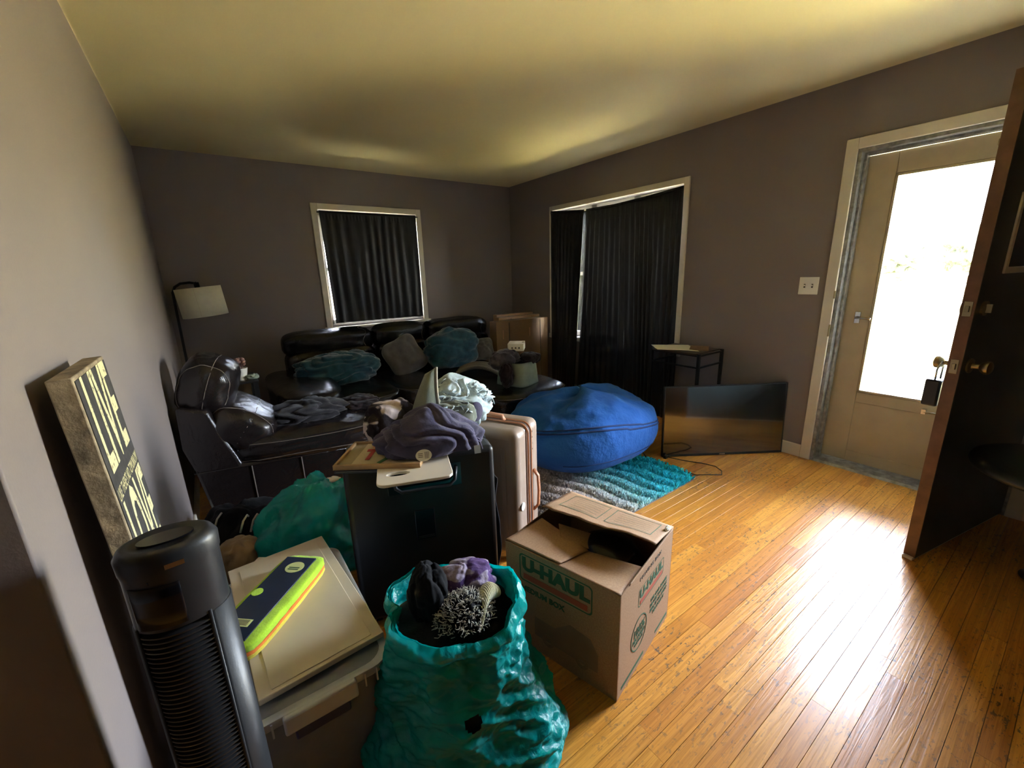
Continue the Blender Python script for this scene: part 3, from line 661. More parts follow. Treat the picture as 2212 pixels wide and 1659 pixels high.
# ---------------------------------------------------------------- cardboard behind the chaise
def flatcarton(name, x0, x1, y0, y1, z1, rz, label, mm, slots=True):
    c = ((x0+x1)/2, (y0+y1)/2, 0); e = empty(name, c, rz, label, 'cardboard box', 'tall cardboard cartons in the corner'); w, d = (x1-x0)/2, (y1-y0)/2
    mb = MB(); mb.box((-w, -d, 0), (w, d, z1)); build('carton_body', mb, mm, e, bevel=.004)
    mb = MB(); mb.box((-w+.17, -d-.003, .02), (-w+.18, -d, z1-.02)); mb.box((w-.12, -d-.003, .02), (w-.115, -d, z1-.02)); build('fold_seam', mb, M['grey_ink'], e)
    mb = MB(); mb.box((-w+.02, -.006, z1), (w-.02, .006, z1+.002)); build('top_seam', mb, M['grey_ink'], e)
    if slots:
        for x in (-w+.09, w*.25):
            mb = MB(); mb.box((x-.007, -d-.004, z1-.2), (x+.007, -d-.002, z1-.10)); build('printed_bar', mb, M['orange_ink'], e)
        mb = MB(); mb.box((-w+.24, -d-.004, z1-.30), (-w+.29, -d-.002, z1-.24)); build('printed_mark', mb, M['grey_ink'], e)
    return e
M['orange_ink'] = mat('faint_orange_print', (.40, .21, .11), .8)
flatcarton('carton', 2.59, 3.34, 3.93, 4.07, .86, 0, 'nearest of the tall brown cartons in the corner beside the large window', M['card2'])
flatcarton('carton', 2.74, 3.35, 4.10, 4.20, .885, 0, 'brown carton just behind the nearest one in the corner', M['card'], False)
flatcarton('carton', 2.80, 3.35, 4.23, 4.31, .905, 0, 'rearmost and tallest brown carton in the corner', M['card'], False)
# ---------------------------------------------------------------- lamp, side table, flowers
F = empty('floor_lamp', (-.195, 4.33, 0), 0, 'black floor lamp with cream drum shade in the left back corner', 'lamp')
mb = MB(); mb.lathe([(.03, 0), (.13, .0), (.13, .018), (.02, .03)], 28); wb = part('base', mb, M['blackmetal'], F, angle=30); wb.location = (.16, 0, 0)
mb = MB(); mb.tube([(.16, 0, .02), (0.0, 0, .06), (-.01, 0, .7), (.0, 0, 1.31), (.02, 0, 1.352), (.06, 0, 1.378), (.12, 0, 1.384), (.17, 0, 1.375)], .010, 10); part('pole', mb, M['blackmetal'], F)
mb = MB()
mb.lathe([(.158, -.115), (.158, .115)], 40, cap=False); sh = part('lamp_shade', mb, M['shade'], F, loc=(.175, 0, 1.23), solid=.003)
sh.rotation_euler = (0, math.radians(-5), 0)
mb = MB(); mb.lathe([(.02, .10), (.02, .155)], 12); mb.tube([(-.155, 0, .112), (.155, 0, .112)], .003, 6); part('socket', mb, M['blackmetal'], sh)
mb = MB(); mb.tube([(0, .0, .112), (0, 0, .16)], .004, 6); part('finial', mb, M['blackmetal'], sh)
mb = MB(); mb.tube([(.158, 0, -.115), (.158, 0, .115)], .0015, 5); mb.v = [tuple(Matrix.Rotation(-1.75, 4, 'Z') @ Vector(v)) for v in mb.v]; part('shade_seam', mb, M['tan_leather'], sh)
E_ = empty('end_table', (.045, 3.60, 0), 0, 'small dark end table behind the recliner section by the left wall', 'table')
mb = MB(); mb.box((-.17, -.17, .68), (.17, .17, .70)); build('table_top', mb, M['case'], E_, bevel=.004)
for x in (-.15, .15):
    for y_ in (-.15, .15):
        mb = MB(); mb.box((x-.015, y_-.015, 0), (x+.015, y_+.015, .68)); build('leg', mb, M['case'], E_)
G = empty('flower_pot', (.125, 3.50, .70), 0, 'small white conical pot of dried reddish flowers behind the recliner headrest', 'plant')
mb = MB(); mb.lathe([(.026, 0), (.042, .085), (.038, .085), (.024, .01)], 24); part('pot', mb, M['white'], G, angle=40)
rf = random.Random(3)
for i in range(22):
    a = rf.random()*6.28; r = rf.random()*.05; h = .10+rf.random()*.05; mb = MB()
    x, y_ = math.cos(a)*r-.02, math.sin(a)*r; mb.tube([(0, 0, .06), (x*.6, y_*.6, h-.02), (x, y_, h)], .0015, 4)
    mb.ball(lambda d, x=x, y_=y_, h=h, i=i: Vector((x, y_, h))+d*(.014+.007*N(d, 3, i)), 8, 5); part('flower', mb, M['flower'], G)
mb, fn = clothblob((.185, 3.475, .718), (.04, .035, .018), 71, amp=.3, zmin=.701, nu=40, nv=20); tag(part('crumpled_cloth', mb, M['sage'], None), 'crumpled pale cloth on the end table beside the flower pot', 'cloth')
# ---------------------------------------------------------------- bean bag
bc = Vector((2.10, 2.10, .275))
def beanfn(d):
    q = d/pnorm(d, 2.25)
    top = max(0, q.z)
    wr = .055*top**1.2*(ridge(d, 3.2, 4)-.35)*(1-min(1, max(0, q.z-.93)*9)) + .035*N(d, 1.6, 2) + .014*ridge(d, 6, 8)*abs(q.z)+.05*top*(.4-abs(math.sin(4.5*math.atan2(d.y, d.x)+3*N(d, 1.8, 9))))*(1-min(1, max(0, q.z-.9)*8))
    r_ = 1+wr
    v = Vector((q.x*.565*r_, q.y*.48*r_, q.z*.265*r_+(.03*math.sin(3*math.atan2(d.y, d.x)+.6) if q.z > .3 else 0)*top))
    v = Matrix.Rotation(math.radians(-4), 3, 'X') @ v + bc
    if v.z < .033: v.z = .033
    return v
mb = MB(); mb.ball(beanfn, 160, 80); BB = tag(part('bean_bag', mb, M['beanbag'], None), 'big blue corduroy bean bag on the shag rug', 'bean bag')
M['beanseam'] = mat('navy_seam', (.006, .03, .12), .9)
def tilt(d, a, b):
    return (Matrix.Rotation(a, 3, 'X') @ Matrix.Rotation(b, 3, 'Y') @ d).normalized()
for (a, b, off) in ((-.22, .28, .05), (-.22, .28, .12)):
    pts = [beanfn(tilt(Vector((math.cos(t), math.sin(t), off)), a, b)) for t in np.linspace(0, 2*PI, 120)]
    pts = [p for p in pts if p.z > .05]; mb = MB(); mb.tube(pts, .006, 6); part('seam', mb, M['beanseam'], BB)
pts = [beanfn(Vector((math.cos(t), math.sin(t), -.42)).normalized()) for t in np.linspace(-2.5, .3, 60)]; mb = MB(); mb.tube(pts, .004, 6); part('seam', mb, M['beanseam'], BB)
# ---------------------------------------------------------------- shag rug
RG = empty('shag_rug', (1.6, 2.2, 0), 0, 'shaggy rug fading from white and grey to teal under the blue bean bag', 'rug')
rx0, rx1, ry0, ry1 = 1.30, 2.455, 1.375, 3.15
def rugx(x, y_): return x + (y_-ry0)*.05
mb = MB(); mb.prism([(rx0, ry0), (rx1, ry0+.02), (rx1+.03, ry1), (rx0+.03, ry1)], 'z', .0006, .008); wp(build('backing', mb, M['grey_plush'], RG))
def rug_mat():
    t = NT('shag_pile'); a = t.add('Attribute', attribute_name='dye'); t.lk(a.outputs['Color'], t.p.inputs['Base Color']); t.p.inputs['Roughness'].default_value = .95
    tr = t.add('BsdfTranslucent'); t.lk(a.outputs['Color'], tr.inputs[0]); mx = t.add('MixShader'); mx.inputs[0].default_value = .5
    t.lk(t.p.outputs[0], mx.inputs[1]); t.lk(tr.outputs[0], mx.inputs[2]); t.lk(mx.outputs[0], t.n['Material Output'].inputs[0]); return t.m
rn = np.random.RandomState(4); n = 62000
xs = rx0+(rx1-rx0)*rn.rand(n); ys = ry0+(ry1-ry0)*rn.rand(n)*(.995); keep = ~((ys > 2.2) & (rn.rand(n) > .35)) & ~((xs < 1.4) & (rn.rand(n) > .5)); xs, ys = xs[keep], ys[keep]; n = len(xs)
ridge_ = np.sin((xs*math.cos(.25)+ys*math.sin(.25)+.02*np.sin(ys*14))*2*PI/.105)
hh = .020+.024*(ridge_*.5+.5)+.006*rn.rand(n)
lean = rn.rand(n)*2*PI; lx = np.cos(lean)*.016; ly = np.sin(lean)*.016
wx = np.cos(lean+1.57)*.0045; wy = np.sin(lean+1.57)*.0045
V = np.zeros((n, 4, 3)); z0 = .007
V[:, 0] = np.stack([xs-wx, ys-wy, np.full(n, z0)], 1); V[:, 1] = np.stack([xs+wx, ys+wy, np.full(n, z0)], 1)
V[:, 2] = np.stack([xs+wx*.7+lx, ys+wy*.7+ly, hh], 1); V[:, 3] = np.stack([xs-wx*.7+lx, ys-wy*.7+ly, hh], 1)
V[:, :, 1] += .02*(V[:, :, 0]-rx0)/(rx1-rx0)
me = bpy.data.meshes.new('pile'); me.vertices.add(n*4); me.vertices.foreach_set('co', V.ravel()); me.loops.add(n*4); me.loops.foreach_set('vertex_index', np.arange(n*4, dtype=np.int32))
me.polygons.add(n); me.polygons.foreach_set('loop_start', np.arange(0, n*4, 4, dtype=np.int32)); me.update(calc_edges=True)
stops = [(0, (.12, .10, .09)), (.28, (.2, .17, .15)), (.45, (.85, .76, .70)), (.56, (.80, .82, .80)), (.66, (.50, .85, .86)), (.8, (.12, .80, .88)), (1, (.03, .74, .86))]
tt = np.clip((xs-.98)/(rx1-.98)+rn.randn(n)*.02, 0, 1); cols = np.stack([np.interp(tt, [s[0] for s in stops], [s[1][k] for s in stops]) for k in range(3)], 1)*(.65+.6*rn.rand(n))[:, None]
ca = me.color_attributes.new('dye', 'FLOAT_COLOR', 'POINT'); ca.data.foreach_set('color', np.repeat(np.concatenate([cols, np.ones((n, 1))], 1), 4, axis=0).ravel())
me.materials.append(rug_mat()); o = link('pile', me, RG); wp(o); o['kind'] = 'stuff'
# ---------------------------------------------------------------- television
tvA, tvB = Vector((2.595, 1.742, 0)), Vector((3.352, 1.232, 0)); tv_w = (tvB-tvA).length
TV = empty('television', (tvA.x, tvA.y, .002), 0, 'large black flat television standing on the floor beside the door', 'television')
TV.rotation_euler = (math.radians(-3.0), 0, math.atan2(tvB.y-tvA.y, tvB.x-tvA.x)); h = .54
mb = MB(); mb.box((0, .004, 0), (tv_w, .03, h)); mb.box((.2, .03, .04), (tv_w-.2, .06, .33)); build('housing', mb, M['blackplastic'], TV, bevel=.003)
mb = MB(); mb.box((0, 0, 0), (tv_w, .006, .018)); mb.box((0, 0, h-.008), (tv_w, .006, h)); mb.box((0, 0, 0), (.008, .006, h)); mb.box((tv_w-.008, 0, 0), (tv_w, .006, h)); build('bezel', mb, M['blackplastic'], TV, bevel=.001)
mb = MB(); mb.box((.008, .002, .018), (tv_w-.008, .004, h-.008)); build('screen', mb, M['screen'], TV)
mb = MB(); mb.box((tv_w/2-.022, -.0012, .005), (tv_w/2+.022, 0, .013)); build('badge', mb, M['chrome'], TV)
# cables
mb = MB(); mb.tube([(2.60, 1.735, .012), (2.66, 1.60, .006), (2.72, 1.50, .005), (2.745, 1.41, .005), (2.71, 1.345, .005), (2.655, 1.315, .005), (2.59, 1.37, .005), (2.52, 1.42, .006), (2.50, 1.52, .006), (2.49, 1.80, .006), (2.60, 1.95, .006)], .0035, 6)
cb = tag(part('power_cord', mb, M['blackplastic'], None), 'black power cord looped on the floor in front of the television', 'cord')
mb = MB(); mb.box((2.585, 1.705, .0), (2.615, 1.728, .028)); build('plug', mb, M['blackplastic'], cb, bevel=.004)
# ---------------------------------------------------------------- small table with paper
TB = empty('side_table', (3.12, 1.98, 0), 0, 'small black metal side table against the right wall beside the large curtain', 'table')
tx0, tx1, ty0, ty1, tz = 2.98, 3.33, 1.735, 2.18, .735
mb = MB(); mb.box((tx0, ty0+.03, tz-.012), (tx1, ty1, tz)); wp(build('table_top', mb, mat('dark_walnut_top', (.05, .033, .022), .4, var=.4, nsc=20), TB, bevel=.003))
for (x, y_) in ((tx0+.01, ty0+.01), (tx1-.01, ty0+.01), (tx0+.01, ty1-.01), (tx1-.01, ty1-.01)):
    mb = MB(); mb.box((x-.011, y_-.011, 0), (x+.011, y_+.011, tz)); wp(build('leg', mb, M['blackmetal'], TB, bevel=.002))
for z in (tz-.022, tz-.115):
    for bb in (((tx0+.02, ty0+.005, z), (tx1-.02, ty0+.017, z+.012)), ((tx0+.02, ty1-.017, z), (tx1-.02, ty1-.005, z+.012)), ((tx0+.005, ty0+.02, z), (tx0+.015, ty1-.02, z+.012))):
        mb = MB(); mb.box(*bb); wp(build('rail', mb, M['blackmetal'], TB))
def paperfn(u, v):
    A, B_, C_, D_ = Vector((2.915, 2.06)), Vector((3.085, 1.80)), Vector((3.30, 2.03)), Vector((3.10, 2.26))
    p_ = (A*(1-u)+B_*u)*(1-v)+(D_*(1-u)+C_*u)*v
    return (p_.x, p_.y, tz+.004+.012*math.sin(u*3.1)*(1-v)*.6+.02*max(0, .25-u)*(1-v))
o = tag(build('paper_sheet', slab(paperfn, 24, 24, 0), M['paper'], smooth=True), 'white sheet of paper on the small black side table', 'paper'); md = o.modifiers.new('s', 'SOLIDIFY'); md.thickness = .001
mb = MB(); mt = Matrix.Translation((3.20, 1.87, tz+.001)) @ Matrix.Rotation(.5, 4, 'Z'); mb.box((-.09, -.07, 0), (.09, .07, .012), 0, mt); tag(build('notebook', mb, M['card2'], bevel=.002), 'dark notebook on the near corner of the small side table', 'notebook')
# ---------------------------------------------------------------- black suitcase
A = empty('suitcase', (.293, 1.49, 0), math.radians(-18.4), 'large black suitcase standing upright with things piled on its top', 'suitcase')
w_, d_ = .567, .245
mb = MB(); mb.box((0, 0, .035), (w_, .11, .715)); build('front_shell', mb, M['case'], A, bevel=.022, bseg=4)
mb = MB(); mb.box((0, .125, .035), (w_, d_, .715)); build('back_shell', mb, M['case'], A, bevel=.022, bseg=4)
mb = MB(); mb.box((.006, .10, .042), (w_-.006, .135, .709)); build('zip_band', mb, M['blackcloth'], A, bevel=.004)
mb = MB(); mb.tube([(w_+.001, .105, .08), (w_+.003, .105, .4), (w_+.001, .105, .69), (w_-.03, .105, .718), (.03, .105, .718)], .003, 6); build('zipper', mb, M['chrome'], A, smooth=True)
mb = MB(); mb.box((.238, -.004, .365), (.315, .001, .495)); pl = build('badge_plate', mb, M['gloss'], A, bevel=.003)
mb = MB(); mb.box((.245, -.0055, .372), (.308, -.0035, .383)); build('badge_line', mb, M['blackmetal'], pl)
mb = MB(); mb.tube([(.17, -.003, .655), (.18, -.022, .61), (.2, -.028, .595), (.38, -.028, .595), (.40, -.022, .61), (.41, -.003, .655)], .007, 8); build('carry_handle', mb, M['blackplastic'], A, smooth=True)
mb = MB(); mb.box((.15, -.002, .575), (.43, .001, .672)); build('handle_recess', mb, M['gloss'], A, bevel=.004)
for (x, y_) in ((.06, .05), (w_-.06, .05), (.06, .2), (w_-.06, .2)):
    mb = MB(); mb.tube([(x-.012, y_, .021), (x+.012, y_, .021)], .021, 14); mb.box((x-.016, y_-.016, .022), (x+.016, y_+.016, .04)); build('wheel', mb, M['blackplastic'], A, smooth=True, angle=40)
def film(u, v):
    return (w_+.012+.014*math.sin(v*5)*(1-v)+.010*N((u*2, v*4, 1), 1, 3), .02+.09*u+.03*(1-v), .10+.46*v)
o = build('garment_sleeve', slab(film, 14, 40, 0), M['grey_dk'], A, smooth=True); md = o.modifiers.new('s', 'SOLIDIFY'); md.thickness = .004
# ---------------------------------------------------------------- tan suitcase
Tn = empty('suitcase', (1.02, 1.42, 0), math.radians(28.7), 'champagne hard shell suitcase with tan leather trim standing behind the black one', 'suitcase')
tw, td, tz0, tz1 = .262, .43, .045, .685
mb = MB(); mb.box((0, 0, tz0), (.122, td, tz1)); sh1 = build('front_shell', mb, M['tan_shell'], Tn, bevel=.04, bseg=6)
mb = MB(); mb.box((.152, 0, tz0), (tw, td, tz1)); build('back_shell', mb, M['tan_shell'], Tn, bevel=.04, bseg=6)
mb = MB(); mb.box((.085, .006, tz0+.006), (.19, td-.006, tz1-.006)); build('shell_core', mb, M['tan_shell'], Tn, bevel=.03, bseg=5)
def loop(x, ins, r=.045, n=8):
    y0, y1, z0, z1 = -ins, td+ins, tz0-ins, tz1+ins; P_ = []
    for (cx_, cz_, a0) in ((y1-r, z1-r, 0), (y0+r, z1-r, PI/2), (y0+r, z0+r, PI), (y1-r, z0+r, 1.5*PI)):
        for k in range(n+1):
            a = a0+PI/2*k/n; P_.append((x, cx_+r*math.cos(a), cz_+r*math.sin(a)))
    return P_
for x in (.122, .138, .154):
    mb = MB(); mb.tube(loop(x, .0015 if x != .138 else -.001), .0055, 8, closed=True); build('leather_rail' if x != .138 else 'zipper', mb, M['tan_leather'] if x != .138 else M['stitch'], Tn, smooth=True)
for k in range(5):
    mb = MB(); y_ = .07+k*.0725; mb.box((-.0035, y_-.012, .12), (.002, y_+.012, .60)); build('shell_rib', mb, M['tan_shell'], Tn, bevel=.003)
mb = MB(); mb.tube([(.137, .13, tz1), (.137, .14, tz1+.022), (.137, .22, tz1+.028), (.137, .30, tz1+.022), (.137, .31, tz1)], .009, 8); mb.v = [(.137+(v[0]-.137)*1.6, v[1], v[2]) for v in mb.v]; build('top_handle', mb, M['tan_leather'], Tn, smooth=True)
mb = MB(); mb.tube([(.185, -.0, .43), (.187, -.022, .40), (.188, -.026, .32), (.187, -.022, .24), (.185, 0, .21)], .007, 8); mb.v = [(.186+(v[0]-.186)*1.8, v[1], v[2]) for v in mb.v]; build('side_handle', mb, M['tan_leather'], Tn, smooth=True)
mb = MB(); mb.lathe([(.020, 0), (.020, .004), (.0, .006)], 20); mt = Matrix.Translation((.045, -.0005, .30)) @ Matrix.Rotation(PI/2, 4, 'X'); mb.v = [tuple(mt @ Vector(v)) for v in mb.v]; build('side_stud', mb, M['white'], Tn, smooth=True, angle=40)
for k, ch in enumerate('BEIS'): txt(ch, M['grey_ink'], Tn, frame((.170, -.0012, .635-k*.03), (0, 0, 1), (-1, 0, 0)), .018, name='letter')
for (x, y_) in ((.05, .06), (.21, .06), (.05, .37), (.21, .37)):
    mb = MB(); mb.tube([(x-.012, y_, .022), (x+.012, y_, .022)], .022, 14); mb.box((x-.016, y_-.016, .024), (x+.016, y_+.016, .05)); build('wheel', mb, M['blackplastic'], Tn, smooth=True, angle=40)
# ---------------------------------------------------------------- things on the black suitcase
zt = .716
fo = empty('folder', (.262, 1.462, zt), math.radians(-35.3), 'thin dark blue folder lying under the framed picture on the black suitcase', 'folder')
mb = MB(); mb.box((.004, -.004, 0), (.30, .215, .003)); mb.box((.004, -.004, .0055), (.30, .215, .0085)); mb.box((.004, .212, 0), (.30, .216, .0085)); build('cover', mb, mat('blue_black_card', (.03, .04, .07), .5), fo)
mb = MB(); mb.box((.008, 0, .003), (.296, .211, .0055)); build('sheets', mb, M['paper'], fo)
fr = empty('framed_picture', (.262, 1.467, zt+.0088), math.radians(-35.3), 'wood framed painting lying flat on the left of the black suitcase top', 'picture')
mb = MB(); mb.box((0, 0, 0), (.305, .222, .006)); build('backing', mb, M['woodlight'], fr, bevel=.001)
for bb in (((0, 0, .005), (.305, .010, .018)), ((0, .212, .005), (.305, .222, .018)), ((0, .010, .005), (.010, .212, .018)), ((.295, .010, .005), (.305, .212, .018))):
    mb = MB(); mb.box(*bb); build('frame_rail', mb, M['woodlight'], fr, bevel=.0015)
mb = MB(); mb.box((.010, .010, .006), (.055, .212, .0085)); build('mat_strip', mb, mat('kraft_matting', (.33, .27, .17), .8), fr)
mb = MB(); mb.box((.055, .010, .006), (.295, .212, .0095)); pic = build('painting', mb, mat('buff_painting_ground', (.55, .45, .28), .7), fr)
def strip(pts, w, z=.0098, th=.0008):
    mb = MB()
    P_ = [Vector((p[0], p[1], z)) for p in pts]
    for i in range(len(P_)-1):
        d = (P_[i+1]-P_[i]).normalized(); n = Vector((-d.y, d.x, 0))*w/2; a, b = P_[i], P_[i+1]
        mb.box((0, 0, 0), (1, 1, 1), 0, Matrix(((b.x-a.x, 2*n.x, 0, a.x-n.x), (b.y-a.y, 2*n.y, 0, a.y-n.y), (0, 0, th, z), (0, 0, 0, 1))))
    return mb
red = mat('painted_red', (.50, .07, .06), .7); pink = mat('painted_pink', (.62, .28, .22), .7); grn = mat('painted_green', (.05, .16, .05), .7); yel = mat('painted_yellow', (.75, .42, .03), .7)
build('red_stroke', strip([(.10, .06), (.10, .15)], .016), red, pic); build('red_stroke', strip([(.075, .145), (.135, .150)], .022), red, pic); build('pink_stroke', strip([(.085, .18), (.13, .185)], .024), pink, pic)
build('green_stroke', strip([(.15, .03), (.17, .07), (.165, .12), (.18, .17), (.19, .2)], .016), grn, pic); build('yellow_patch', strip([(.21, .09), (.215, .19)], .045), yel, pic); build('red_border', strip([(.235, .08), (.245, .2)], .014), red, pic)
# cutting board with an oval grip hole
cb_ = empty('cutting_board', (.505, 1.335, zt), math.radians(-20), 'pale cutting board with oval grip hole sticking out over the suitcase front', 'cutting board')
def board_hole(w, h, r, ex, ey, ea, eb, z0, z1, n=64):
    mb = MB(); out = []; inn = []
    for k in range(n):
        a = 2*PI*k/n; c_, s_ = math.cos(a), math.sin(a)
        dx, dy = ex, ey  # ray from hole centre to rounded rect border
        lo, hi = 0, 2*(w+h)
        def inside(t):
            x, y = abs(dx+c_*t), abs(dy+s_*t); qx, qy = max(0, x-(w-r)), max(0, y-(h-r)); return math.hypot(qx, qy) < r
        for _ in range(40):
            m_ = (lo+hi)/2
            if inside(m_): lo = m_
            else: hi = m_
        out.append((dx+c_*lo, dy+s_*lo)); inn.append((ex+ea*c_, ey+eb*s_))
    vs = [(*p, z1) for p in out]+[(*p, z1) for p in inn]+[(*p, z0) for p in out]+[(*p, z0) for p in inn]; fs = []
    for k in range(n):
        j = (k+1) % n; fs += [(k, j, n+j, n+k), (2*n+j, 2*n+k, 3*n+k, 3*n+j), (k, 2*n+k, 2*n+j, j), (n+j, 3*n+j, 3*n+k, n+k)]
    return mb.add(vs, fs)
mb = board_hole(.125, .135, .03, -.055, -.062, .038, .014, .0, .010); build('board_plate', mb, M['cutboard'], cb_, bevel=.002)
# purple knitted throw with label
mb, fn = clothblob((.605, 1.405, .785), (.19, .11, .125), 17, amp=.13, fold=(1, .45, .5), k=17, warp=1.0, zmin=.742, p=2.1, rz=-.32, crease=.25, peak=.55, nu=160, nv=80)
PK = tag(part('knitted_throw', mb, M['purple'], None), 'bunched purple knitted throw with fringe on the black suitcase top', 'blanket')
for k in range(14):
    b0 = Vector((.745+.004*math.sin(k*2), 1.30+.012*k*.9, .80-.018*abs(k-5)*.35)); mb = MB(); mb.tube([b0-Vector((.03, 0, -.012)), b0+Vector((.012, -.006, -.012)), b0+Vector((.020, -.010, -.042))], [.0045, .0035, .002], 6); part('fringe', mb, M['purple'], PK)
mt = frame((.532, 1.303, .762), (.93, -.36, 0), (.10, .25, .95)); mb = MB()
mb.lathe([(.028, 0), (.028, .0012), (.0, .0012)], 28, sx=1.0, sy=.75); mb.v = [tuple(mt @ Vector(v)) for v in mb.v]; lbp = part('round_label', mb, M['paper'], PK, angle=40)
for k in range(4):
    mb = MB(); mb.box((.004+k*.004, -.012, .0013), (.0055+k*.004, .012, .0018)); mb.v = [tuple(mt @ Vector(v)) for v in mb.v]; part('printed_bar', mb, M['grey_ink'], lbp, smooth=False)
for k in range(3):
    mb = MB(); mb.box((-.019, -.006+k*.006, .0013), (-.003, -.004+k*.006, .0018)); mb.v = [tuple(mt @ Vector(v)) for v in mb.v]; part('printed_line', mb, M['grey_ink'], lbp, smooth=False)
mb = MB(); mb.box((-.012, -.0006, 0), (.012, .0006, .03)); mt2 = frame((.735, 1.275, .722), (.95, -.3, 0), (.1, .3, 0.95)); mb.v = [tuple(mt2 @ Vector((v[0], v[2], v[1]))) for v in mb.v]; tag(part('clear_clip', mb, M['frost'], None, smooth=False), 'little clear plastic clip at the right end of the purple throw', 'clip')
# cow print plush
mb, fn = clothblob((.55, 1.68, .775), (.12, .08, .10), 27, amp=.12, fold=(1, 0, .6), k=6, rz=.4); tag(part('cow_print_blanket', mb, M['cow'], None), 'black and white cow print plush behind the purple throw', 'blanket')
# denim shorts heap
J = empty('jean_shorts', (.80, 1.60, .72), 0, 'heap of light wash frayed jean shorts on top of the two suitcases', 'clothing')
mb, fn = clothblob((.845, 1.65, .81), (.165, .12, .13), 51, amp=.20, fold=(.6, .2, 1), k=17, warp=2.4, p=2.1, peak=.4, nu=150, nv=70); fn1 = fn; wp(part('denim_fabric', mb, M['denim'], J))
mb, fn2 = clothblob((.765, 1.555, .785), (.115, .05, .07), 53, amp=.10, fold=(1, 0, .2), k=5, p=2.6, rz=-.35); wp(part('denim_reverse', mb, M['denim_in'], J))
def flap(u, v):
    p0 = Vector((.60, 1.61, .73)); p1 = Vector((.735, 1.53, .745)); p2 = Vector((.745, 1.60, 1.0)); p3 = Vector((.705, 1.635, .97))
    a = p0.lerp(p1, u); b = p3.lerp(p2, u); q_ = a.lerp(b, v); q_ += Vector((-.03, -.03, 0))*math.sin(PI*u)*(1-.5*v)+Vector((-.015, 0, 0))*math.sin(PI*v); return tuple(q_)
o = wp(build('waist_panel', slab(flap, 16, 24, 0), M['denim_in'], J, smooth=True)); md = o.modifiers.new('s', 'SOLIDIFY'); md.thickness = .006
mb = MB(); mb.tube([flap(1, v/20) for v in range(21)], .005, 6); wp(build('stitched_hem', mb, M['bone'], J, smooth=True))
mb = MB(); mb.ball(lambda d: Vector((.875, 1.515, .795))+Vector((d.x*.035, d.y*.012, d.z*.045)), 20, 12); wp(build('pocket_lining', mb, M['purple'], J, smooth=True))
rj = random.Random(9)
for k in range(90):
    d = Vector((rj.uniform(-1, 1), rj.uniform(-1, .2), rj.uniform(.1, 1))).normalized(); p_ = fn2(d) if k % 4 == 0 else fn1(d)
    q1 = p_+Vector((rj.uniform(-.02, .02), rj.uniform(-.02, .01), rj.uniform(-.005, .015))); q2 = q1+Vector((rj.uniform(-.02, .02), -.005, rj.uniform(-.02, .008)))
    mb = MB(); mb.tube([p_, q1, q2], [.004, .0035, .0015], 5); wp(part('frayed_edge', mb, M['denim'], J))
# ---------------------------------------------------------------- moving box
U = empty('moving_box', (.871, .695, 0), math.radians(14.7), 'open brown cardboard moving box with green and red print on the bare floor', 'box')
bw, bd, bh, th = .455, .46, .412, .004
for nm, bb in (('side_panel', ((0, 0, 0), (th, bd, bh))), ('side_panel', ((bw-th, 0, 0), (bw, bd, bh))), ('side_panel', ((th, 0, 0), (bw-th, th, bh))), ('side_panel', ((th, bd-th, 0), (bw-th, bd, bh))), ('bottom_panel', ((th, th, 0.001), (bw-th, bd-th, th)))):
    mb = MB(); mb.box(*bb); build(nm, mb, M['card'], U, bevel=.0012)
def flapsheet(p00, p10, p11, p01, bulge, nm, m=M['card'], seed=1, rag=0, th=.004):
    p00, p10, p11, p01 = map(Vector, (p00, p10, p11, p01))
    def fn(u, v):
        vv = v*(1-rag*.12*abs(N((u*7, 0, seed), 1, seed))) if rag else v
        q_ = p00.lerp(p10, u).lerp(p01.lerp(p11, u), vv); q_.z += bulge*math.sin(PI*v*.5)*(1-.5*u)+rag*.010*N((u*4, v*2, seed), 1, seed)*v; return tuple(q_)
    o = build(nm, slab(fn, 30, 16, 0), m, U, smooth=True); md = o.modifiers.new('s', 'SOLIDIFY'); md.thickness = th; md.offset = 0; return o, fn
fA, fAf = flapsheet((bw, bd, bh), (bw, 0, bh), (.225, -.012, .468), (.205, bd-.02, .462), .0, 'flap', seed=4, rag=1.0)
fB, _ = flapsheet((0, bd, bh), (0, 0, bh), (.205, .02, .385), (.205, bd-.02, .33), -.012, 'flap', seed=6)
fC, _ = flapsheet((0.005, bd, bh+.004), (.215, bd-.012, bh-.01), (.20, .225, bh-.055), (.010, .225, bh+.006), .0, 'flap', seed=8)
fD, _ = flapsheet((.06, 0, bh), (bw-.01, 0, bh), (bw-.03, .03, .25), (.10, .06, .27), .0, 'flap', seed=9)
mb = MB(); mt = frame((.235, .27, .365), (.45, -.75, -.25), (.7, .6, .2)); mb.box((-.09, -.04, 0), (.09, .045, .004), 0, mt); build('loose_tab', mb, M['card'], U)
# print on flap A : two address frames with ruled lines
def on_flap(u0, u1, v0, v1, nm='printed_line', m=M['green_ink'], lift=.0035):
    mb = MB(); nu = 10
    def fn(u, v): 
        p_ = Vector(fAf(u0+(u1-u0)*u, v0+(v1-v0)*v)); return (p_.x, p_.y, p_.z+lift)
    mb.grid(fn, nu, 3); return build(nm, mb, m, U, smooth=True)
for (a, b) in ((.10, .47), (.53, .92)):
    on_flap(a, b, .13, .145); on_flap(a, b, .74, .755); on_flap(a, a+.006, .13, .755); on_flap(b-.006, b, .13, .755)
    for k in range(6): on_flap(a+.06, b-.04, .24+k*.09, .248+k*.09)
